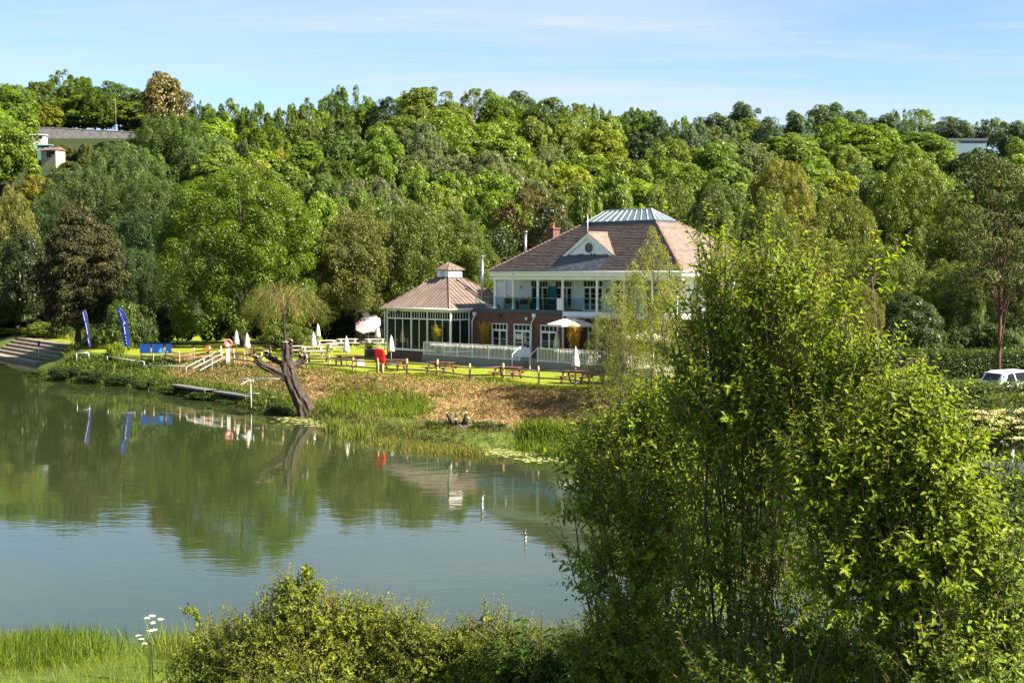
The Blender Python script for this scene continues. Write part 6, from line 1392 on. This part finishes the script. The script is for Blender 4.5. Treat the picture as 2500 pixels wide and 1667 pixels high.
body = MB().add(vs, fs).build('body', car_white, car)
for s in (-1, 1):
    yy = lambda z: s*(0.84-0.28*(max(z,0.95)-0.95)/0.55*0.8+0.004)
    for pts in ([(-1.62,0.98),(-1.42,1.34),(-1.12,1.40),(-1.05,0.98)],[(-0.98,0.98),(-1.05,1.41),(-0.25,1.43),(-0.2,0.98)],[(-0.1,0.98),(-0.15,1.43),(0.28,1.36),(0.85,0.99)]):
        MB().prism([(x,yy(z),z) for x, z in pts],(0,s*0.006,0)).build('side_window', glass_dark, car)
    MB().box(0.62,0.80,s*0.84,s*1.0,0.98,1.12).build('mirror', car_white, car)
    MB().box(-2.09,-1.98,s*0.62-0.14,s*0.62+0.14,0.72,0.95).build('tail_light', red_plastic, car); MB().box(1.93,2.06,s*0.6-0.16,s*0.6+0.16,0.6,0.76).build('headlight', glass_dark, car)
    for x in (-1.3,1.3):
        wh = MB().tube([(x,s*0.70,0.31),(x,s*0.87,0.31)],0.31,18).build('wheel', rubber, car); MB().tube([(x,s*0.871,0.31),(x,s*0.885,0.31)],0.19,14).build('rim', grey_alu, wh)
MB().add([(-1.955,-0.62,0.99),(-1.955,0.62,0.99),(-1.745,0.56,1.345),(-1.745,-0.56,1.345)],[(3,2,1,0)]).prism([(-1.955,-0.62,0.99),(-1.955,0.62,0.99),(-1.745,0.56,1.345),(-1.745,-0.56,1.345)],(-0.02,0,0.01)).build('rear_window', glass_dark, car)
MB().prism([(0.42,-0.58,1.385),(0.42,0.58,1.385),(1.0,0.66,1.02),(1.0,-0.66,1.02)],(0.01,0,0.02)).build('windscreen', glass_dark, car)
MB().box(-2.10,-1.95,-0.84,0.84,0.34,0.6).build('bumper', black_paint, car); MB().box(-2.11,-2.081,-0.26,0.26,0.66,0.78).build('number_plate', lamp_amber, car)
p = at(2440,1105,59); bh = empty('boathouse', (p.x-0.2,57.5,0), -0.1, 'dark low boathouse with a flat grey roof at the right edge', 'boathouse')
MB().box(-0.6,4,0,4,-0.5,1.75).build('wall', shed_dark, bh); MB().box(-0.85,4.3,-0.35,4.3,1.752,1.92).build('roof', lead, bh)
p = at(2472,1050,61); o = empty('mooring_post', (p.x,61,-0.5), 0, 'slim bluish metal post beside the boathouse', 'post'); MB().tube([(0,0,0),(0,0,at(2472,990,61).z+0.5)],0.09,8).build('pole', galv, o); MB().box(-0.14,0.14,-0.05,0.05,at(2472,990,61).z+0.2,at(2472,990,61).z+0.5).build('head', galv, o)
# ---------------------------------------------------------------- near bank: grass, brambles, foreground trees
def near_leaf_arrays(pos, tang, nrm, size, rng, asp=0.48, fold=0.16, bend=0.12):
    """folded pointed leaf, two quads"""
    n = len(pos); t = unit(tang); nrm = unit(nrm-t*np.sum(nrm*t,1,keepdims=True)); b = np.cross(nrm, t); s = (np.asarray(size)*np.ones(n))[:,None]; w = s*asp*0.5
    base = pos; tip = pos+t*s-nrm*s*bend
    l1 = pos+t*s*0.30+b*w*0.92+nrm*w*fold*2; l2 = pos+t*s*0.68+b*w*0.72+nrm*w*fold*1.2-nrm*s*bend*0.4
    r1 = pos+t*s*0.30-b*w*0.92+nrm*w*fold*2; r2 = pos+t*s*0.68-b*w*0.72+nrm*w*fold*1.2-nrm*s*bend*0.4
    v = np.stack([base,l1,l2,tip,r2,r1],1).reshape(-1,3); k = np.arange(n)[:,None]*6
    f = np.stack([k+np.array([[0,3,2,1]]), k+np.array([[0,5,4,3]])],1).reshape(-1,4)
    return v, f
def ribbons(pts_list, w):
    V = []; Fq = []
    for pts in pts_list:
        prev = None
        for i, q in enumerate(pts):
            ww = w*(1-0.6*i/(len(pts)-1)); b = len(V); a = np.array([ww,0,0]); c = np.array([0,ww,0])
            V += [q-a, q+a, q-c, q+c]
            if prev is not None: Fq += [(prev,prev+1,b+1,b),(prev+2,prev+3,b+3,b+2)]
            prev = b
    return np.array(V), np.array(Fq)
def shoots(o, seed, blobs, n_sh, ln, per, size, color, up=0.9, out=0.55, asp=0.48, cluster=0.0, stem_m=None, yellow=0.06):
    """leafy shoots filling the given blobs (centre, radii); leaves alternate along each shoot"""
    rng = np.random.default_rng(seed); w = np.array([b[1][0]*b[1][2]*b[2] for b in blobs]); w = w/w.sum(); origin = np.array(o.location)
    bi = rng.choice(len(blobs), n_sh, p=w); cen = np.array([b[0] for b in blobs])[bi]; rad = np.array([b[1] for b in blobs])[bi]
    d = unit(rng.normal(size=(n_sh,3))); rr = rng.uniform(0.05,1.0,n_sh)**0.45
    st = cen+d*rad*rr[:,None]-origin
    dr = unit(d*out+np.array([0,0,up])+rng.normal(size=(n_sh,3))*0.45); L_ = ln*rng.uniform(0.55,1.25,n_sh)
    pos = []; tg = []; nr = []; sz = []; tn = []; lines = []
    sh_t = rng.uniform(0,1,n_sh)
    for i in range(n_sh):
        k = max(3, int(per*L_[i]/ln)); u = (np.arange(k)+0.5)/k; q = st[i]+np.outer(u*L_[i], dr[i]); q[:,2] -= 0.10*L_[i]*u*u
        ph = rng.uniform(0,6.28)+np.arange(k)*2.4; a1 = unit(np.cross(dr[i], [0.3,0.2,1.0])[None])[0]; a2 = np.cross(dr[i], a1)
        rad_ = np.outer(np.cos(ph),a1)+np.outer(np.sin(ph),a2); t = unit(rad_*0.9+dr[i]*0.55+rng.normal(size=(k,3))*0.18+np.array([0,0,-0.12])); nn = unit(dr[i]*0.9-rad_*0.3+np.array([0,0,0.5])+rng.normal(size=(k,3))*0.25)
        pos.append(q); tg.append(t); nr.append(nn); sz.append(size*(1.1-0.55*u)*rng.uniform(0.6,1.35,k)); tn.append(np.clip(0.18+0.35*sh_t[i]+0.30*u**2+rng.uniform(-0.12,0.22,k)+(rng.uniform(0,1,k) < yellow)*0.4,0,1)); lines.append(st[i]+np.outer([-0.25,0.25,0.6,1.0],dr[i]*L_[i]))
    pos, tg, nr, sz, tn = map(np.concatenate, (pos, tg, nr, sz, tn))
    v, f = near_leaf_arrays(pos, tg, nr, sz, rng, asp); obj('leaves', arrays_mesh('leaves', v, f, leaf_gloss, np.repeat(tn,6)), o, color=color)
    v, f = ribbons(lines, 0.006); obj('twigs', arrays_mesh('twigs', v, f, stem_m or twig), o)
    return cen
def px_blob(px, py, rx, ry, Y, wt=1.0): 
    p = at(px, py, Y); s = Y/F_PX; return (tuple(p), (rx*s, max(rx,ry)*s*0.9, ry*s), wt)
def stems(o, base, targets, r0, seed, m=None, n=None):
    rg = random.Random(seed); mb = MB(); base = Vector(base)-o.location
    for t in targets:
        t = Vector(t)-o.location; b = base+Vector((rg.uniform(-.25,.25),rg.uniform(-.2,.2),0)); mid = b.lerp(t,0.55)+Vector((rg.uniform(-.25,.25),rg.uniform(-.2,.2),rg.uniform(0,.3)))
        q1 = b.lerp(mid,0.5)+Vector((rg.uniform(-.1,.1),0,0.1)); r = r0*rg.uniform(0.6,1.1)
        mb.tube([b,q1,mid,mid.lerp(t,0.6)+Vector((rg.uniform(-.08,.08),0,.05)),t+Vector((0,0,.15))],[r,r*0.8,r*0.6,r*0.4,r*0.15],6)
    mb.build('stems', m or bark, o)
def near_tree(name, label, base_px, Y, blobs, n_sh, ln, per, size, color, seed, cat='tree', group=None, r0=0.028, **k):
    p = at(base_px, 1300, Y); o = empty(name, (p.x, Y, gz(p.x, Y)), 0, label, cat, group)
    bl = [px_blob(*b) for b in blobs]; shoots(o, seed, bl, n_sh, ln, per, size, color, **k); stems(o, o.location, [b[0] for b in bl], r0, seed); return o
FG = 'foreground trees on the near bank'
SAL1, SAL2, SAL3 = (0.15,0.215,0.02), (0.15,0.215,0.02), (0.15,0.21,0.019)
near_tree('sallow_tree', 'leafy sallow reaching over the river on the left of the foreground trees', 1650, 15.0, [(1470,1110,80,70,15.2),(1570,1060,90,80,15.4),(1455,1235,60,60,14.8),(1570,1210,120,110,15),(1432,1392,48,18,14.4,1.0),(1530,1390,110,100,14.6),(1525,1550,95,100,14.4),(1640,1320,120,110,14.6),(1690,1150,120,120,15),(1650,1480,110,100,15),(1425,1165,40,40,15,0.6),(1400,1270,30,20,14.6,0.4),(1640,1000,70,70,15.2,0.7)], 1250, 0.48, 14, 0.085, SAL1, 101, group=FG)
near_tree('sallow_tree', 'tallest leafy sallow with slender top shoots before the clubhouse roof', 1850, 13.6, [(1740,650,30,64,13.8,0.5),(1735,750,55,90,13.9,0.55),(1720,880,70,90,14,0.6),(1800,880,90,100,13.8,0.65),(1868,640,34,70,13.4,0.6),(1885,760,70,100,13.4,0.65),(1940,890,100,110,13.4,0.7),(1830,1030,140,110,13.5,0.9),(1985,1030,120,110,13.2,0.9),(1720,1010,90,90,14,0.7),(1960,720,36,80,13.4,0.4)], 1100, 0.54, 15, 0.082, SAL2, 102, group=FG)
near_tree('sallow_tree', 'broad sallow with larger leaves at right of the foreground trees', 2250, 12.2, [(2128,710,16,75,12.6,0.35),(2062,800,34,90,12.8,0.4),(2130,900,50,90,12.6,0.45),(2070,960,80,100,12.8,0.6),(2225,1030,90,75,12.2,0.8),(2310,1140,90,85,12),(2180,1140,150,120,12.2),(2060,1190,150,130,12.4),(2360,1290,75,90,11.9),(2280,1370,135,130,12),(2120,1390,170,130,12.3),(2250,1560,160,90,12.2,0.7),(2010,1110,90,90,12.6,0.8),(2240,950,30,50,12.3,0.35)], 1500, 0.49, 14, 0.088, SAL3, 103, group=FG)
near_tree('sallow_bush', 'shaded leafy bush under the foreground trees', 1850, 13.4, [(1880,1230,140,110,13.6),(1780,1350,130,110,13.7),(1900,1400,140,120,13.5),(1940,1530,160,110,13.5),(1730,1500,120,110,13.8),(1700,1600,130,70,13.6),(2060,1590,170,80,13.2),(2420,1500,70,110,12.9),(1800,1180,140,90,13.8)], 700, 0.48, 13, 0.082, (0.105,0.165,0.017), 104, 'bush', group=FG)
near_tree('sallow_bush', 'low dark leaves in the bottom right corner', 2350, 11.8, [(2300,1650,160,50,11.9),(2440,1400,45,130,12.1),(1850,1655,200,40,12.5)], 400, 0.4, 12, 0.075, (0.08,0.13,0.016), 105, 'bush', group=FG)
near_tree('sallow_bush', 'band of leafy scrub closing the bottom of the picture under the sallows', 1900, 13.2, [(1470,1650,80,60,14.6),(1580,1630,90,70,14.2),(1700,1640,100,60,13.8),(1830,1640,110,60,13.4),(1980,1640,110,60,13.2),(2130,1640,110,60,12.8),(2290,1630,110,70,12.5),(2440,1620,70,90,12.4),(2450,1480,50,80,12.6)], 1500, 0.42, 12, 0.078, (0.12,0.18,0.018), 107, 'bush', group=FG)
# elder with cream flower heads at the right edge
el = near_tree('elder_bush', 'elder bush with flat cream flower heads at the right edge', 2450, 23, [(2420,1040,70,45,23),(2480,1060,60,60,23),(2470,1250,60,120,22),(2480,1420,60,120,21)], 520, 0.4, 10, 0.11, (0.05,0.085,0.016), 106, 'bush')
rng = np.random.default_rng(6); pos = []
for k in range(34):
    p = np.array(at(rng.uniform(2355,2500), rng.uniform(985,1075), 22.4+rng.uniform(-.4,.4))); m_ = 60
    q = rng.normal(size=(m_,3))*np.array([0.05,0.05,0.012]); pos.append(p+q)
pos = np.concatenate(pos)-np.array(el.location); v, f = leaf_cards(pos, rng.normal(size=(len(pos),3))*0.5+np.array([0,0,1.0]), 0.022, rng, 0.9); obj('flower_heads', arrays_mesh('flower_heads', v, f, petal, np.repeat(rng.uniform(0,1,len(pos)),4)), el, color=(0.62,0.52,0.36))
# brambles along the near bank
def bramble(name, label, blobs, arches, n_sh, color, seed, size=0.066, per=12, ln=0.42, group='brambles along the near bank', **k):
    p = at(blobs[0][0], blobs[0][1], blobs[0][4]); o = empty(name, (p.x, p.y, gz(p.x,p.y)), 0, label, 'bush', group); bl = [px_blob(*b) for b in blobs]
    shoots(o, seed, bl, n_sh, ln, per, size, color, up=0.35, out=0.8, asp=0.62, yellow=0.07, **k); stems(o, o.location, [b[0] for b in bl], 0.014, seed, twig)
    rng = np.random.default_rng(seed+1); pos = []; tg = []
    for pts in arches:
        P = [np.array(at(x, y, Y))-np.array(o.location) for x, y, Y in pts]; fine = []
        for a, b in zip(P[:-1], P[1:]):
            for t in np.linspace(0,1,7)[:-1]: fine.append(a+(b-a)*t)
        MB().tube([Vector(q) for q in fine]+[Vector(P[-1])], 0.006, 5).build('arching_cane', twig, o)
        for q in fine:
            m_ = 7; pos.append(q+rng.normal(size=(m_,3))*0.025); tg.append(rng.normal(size=(m_,3))+np.array([0,0,0.3]))
    if arches:
        pos = np.concatenate(pos); tg = np.concatenate(tg); v, f = near_leaf_arrays(pos, tg, rng.normal(size=(len(pos),3))+np.array([0,0,1.0]), size*0.95*rng.uniform(.7,1.2,len(pos)), rng, 0.65); obj('cane_leaves', arrays_mesh('cane_leaves', v, f, leaf_gloss, np.repeat(rng.uniform(0.2,1,len(pos)),6)), o, color=color)
    return o
bramble('bramble_bush', 'large bramble mound with arching canes in the foreground centre', [(760,1530,110,80,20),(660,1560,110,70,20),(860,1560,110,80,20),(560,1600,100,60,20.4),(740,1630,200,60,19.6),(930,1580,80,70,19.8),(500,1640,90,50,20.5),(720,1470,60,40,20,1.3),(960,1650,110,50,19.4)],
        [[(700,1500,20),(690,1450,20),(705,1420,20),(735,1425,20)],[(700,1490,20),(720,1460,20),(742,1440,20),(745,1400,20),(748,1388,20)],[(745,1440,20),(775,1450,20),(778,1420,20)],[(490,1560,20.2),(487,1510,20.2),(470,1488,20.2),(446,1492,20.2)],[(742,1410,20),(770,1390,20)],[(940,1500,19.8),(910,1482,19.8),(880,1490,19.8)]], 2100, (0.138,0.178,0.016), 201)
bramble('bramble_bush', 'lower bramble tangle right of the large mound', [(1060,1620,90,60,19),(1150,1610,80,60,18.8),(1230,1640,90,50,18.5),(1000,1560,50,50,19.4),(1190,1560,35,45,18.8)], [[(1110,1600,19),(1095,1560,19),(1120,1540,19),(1160,1548,19)],[(1150,1590,19),(1175,1545,19),(1200,1560,19)]], 1000, (0.13,0.172,0.016), 202)
bramble('bramble_bush', 'yellowish bramble at the bottom between the mound and the nettles', [(1330,1630,90,50,17.5),(1250,1600,50,50,18),(1420,1620,80,55,16.8),(1500,1600,70,70,16)], [], 1300, (0.10,0.15,0.015), 203)
# nettles: upright dark plants
def nettle(px, py, Y, hgt, seed, label, n=1):
    rng = np.random.default_rng(seed); p = at(px, py, Y); g = gz(p.x, Y); o = empty('nettle_plant', (p.x, Y, g), 0, label, 'plant', 'nettles on the near bank'); H = p.z-g; pos = []; tg = []; nr = []; sz = []; mb = MB()
    for s in range(n):
        b = np.array([rng.normal()*0.12*(n > 1), rng.normal()*0.1*(n > 1), 0]); hh = H*(1 if s == 0 else rng.uniform(.75,.97)); mb.tube([Vector(b), Vector(b+np.array([0.02,0,hh]))],[0.008,0.004],5)
        for i, z in enumerate(np.arange(0.15, 1.0, 0.045)):
            if hh*z < 0.3: continue
            for kk in range(4):
                a = i*1.57+kk*1.57+rng.normal()*0.2; d = np.array([math.cos(a),math.sin(a),0.15-0.35*rng.random()]); pos.append(b+np.array([0,0,hh*z])); tg.append(d); nr.append(np.array([0,0,1.0])+rng.normal(size=3)*0.25); sz.append(0.21*(1.12-0.6*z)*rng.uniform(.8,1.2))
    mb.build('stalk', MATS.get('nettle_stalk') or mat('nettle_stalk',(0.05,0.08,0.02),0.7), o); v, f = near_leaf_arrays(np.array(pos), np.array(tg), np.array(nr), np.array(sz), rng, 0.55, 0.2, 0.25); obj('leaves', arrays_mesh('leaves', v, f, leaf_gloss, np.repeat(rng.uniform(0,0.8,len(pos)),6)), o, color=(0.045,0.092,0.014))
for i, (px, py, Y, n, lab) in enumerate([(1282,1492,17,2,'tallest dark nettle standing clear against the water'),(1340,1512,16.6,2,'dark nettle right of the tallest one'),(1388,1530,16.2,3,'nettle group left of the sallow branches'),(1440,1540,15.8,3,'nettle group under the sallow branches'),(1245,1550,17.2,2,'shorter nettle left of the tallest one'),(1310,1575,16.4,3,'low nettle in front of the tallest one'),(1480,1570,15.4,3,'nettle at the foot of the left sallow'),(1400,1600,15.6,3,'low dark nettle at the bottom edge'),(1550,1620,15,3,'nettle clump deepest in the shade')]): nettle(px, py, Y, 1, 300+i, lab, n)
# near grass: thousands of blades
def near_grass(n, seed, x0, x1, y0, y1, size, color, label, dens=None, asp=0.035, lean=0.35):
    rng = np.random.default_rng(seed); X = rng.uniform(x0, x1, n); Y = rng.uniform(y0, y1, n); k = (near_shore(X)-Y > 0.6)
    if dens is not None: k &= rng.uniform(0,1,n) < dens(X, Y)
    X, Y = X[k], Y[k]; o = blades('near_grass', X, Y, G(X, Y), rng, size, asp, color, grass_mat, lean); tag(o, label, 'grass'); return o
near_grass(52000, 1, -11, 6.5, 18, 32, 0.22, (0.118,0.160,0.014), 'bright meadow grass in the bottom left foreground', lambda X, Y: 0.6+0.4*(wob(X,Y,1.4,3) > -0.2))
near_grass(9000, 2, -9.6, -7.0, 24, 29.5, 0.48, (0.078,0.122,0.012), 'taller dark grass clump at the left edge', lambda X, Y: np.exp(-((X+8.9)/0.9)**2-((Y-26.5)/1.8)**2), 0.03, 0.25)
near_grass(7000, 3, -8, -3, 25, 30, 0.62, (0.11,0.15,0.014), 'tufts of seeding grass before the water', lambda X, Y: (wob(X,Y,2.2,7) > 0.25)*0.9, 0.022, 0.3)
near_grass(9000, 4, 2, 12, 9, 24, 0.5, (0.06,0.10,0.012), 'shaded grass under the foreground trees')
# cow parsley
cp = empty('cow_parsley', tuple(at(368,1590,23.5)), 0, 'white cow parsley standing above the foreground grass', 'wildflower'); cp.location.z = gz(cp.location.x, 23.5)
rng = np.random.default_rng(15); mb = MB(); fl = []
for px, py in [(372,1506),(360,1511),(391,1514),(374,1523),(368,1542),(377,1540),(339,1554),(346,1562),(352,1574)]:
    q = at(px, py, 23.5+rng.uniform(-.1,.1))-cp.location; base = Vector((rng.uniform(-.06,.06),0,0)) if px > 355 else Vector((-0.13,0,0)); mid = Vector((base.x*0.5+(0.0 if px > 355 else -0.1), 0, q.z*0.72)); mb.tube([base, mid, q],[0.007,0.005,0.003],5)
    for r_k in range(11):
        a = r_k*0.62; rr = 0.034*math.sqrt((r_k+0.5)/11); c = np.array([q.x+math.cos(a*3.9)*rr, q.y+math.sin(a*3.9)*rr, q.z+0.03-rr*0.2]); mb.tube([q, Vector(c)],0.0015,3,cap=False); fl.append(c+rng.normal(size=(14,3))*np.array([0.012,0.012,0.004]))
mb.build('stalks', mat('green_stalk',(0.07,0.10,0.03),0.7), cp); fl = np.concatenate(fl); v, f = leaf_cards(fl, rng.normal(size=(len(fl),3))*0.4+np.array([0,-0.3,1.0]), 0.012, rng, 0.9); obj('flower_heads', arrays_mesh('flower_heads', v, f, petal, np.repeat(rng.uniform(0.3,1,len(fl)),4)), cp, color=(0.8,0.8,0.72))
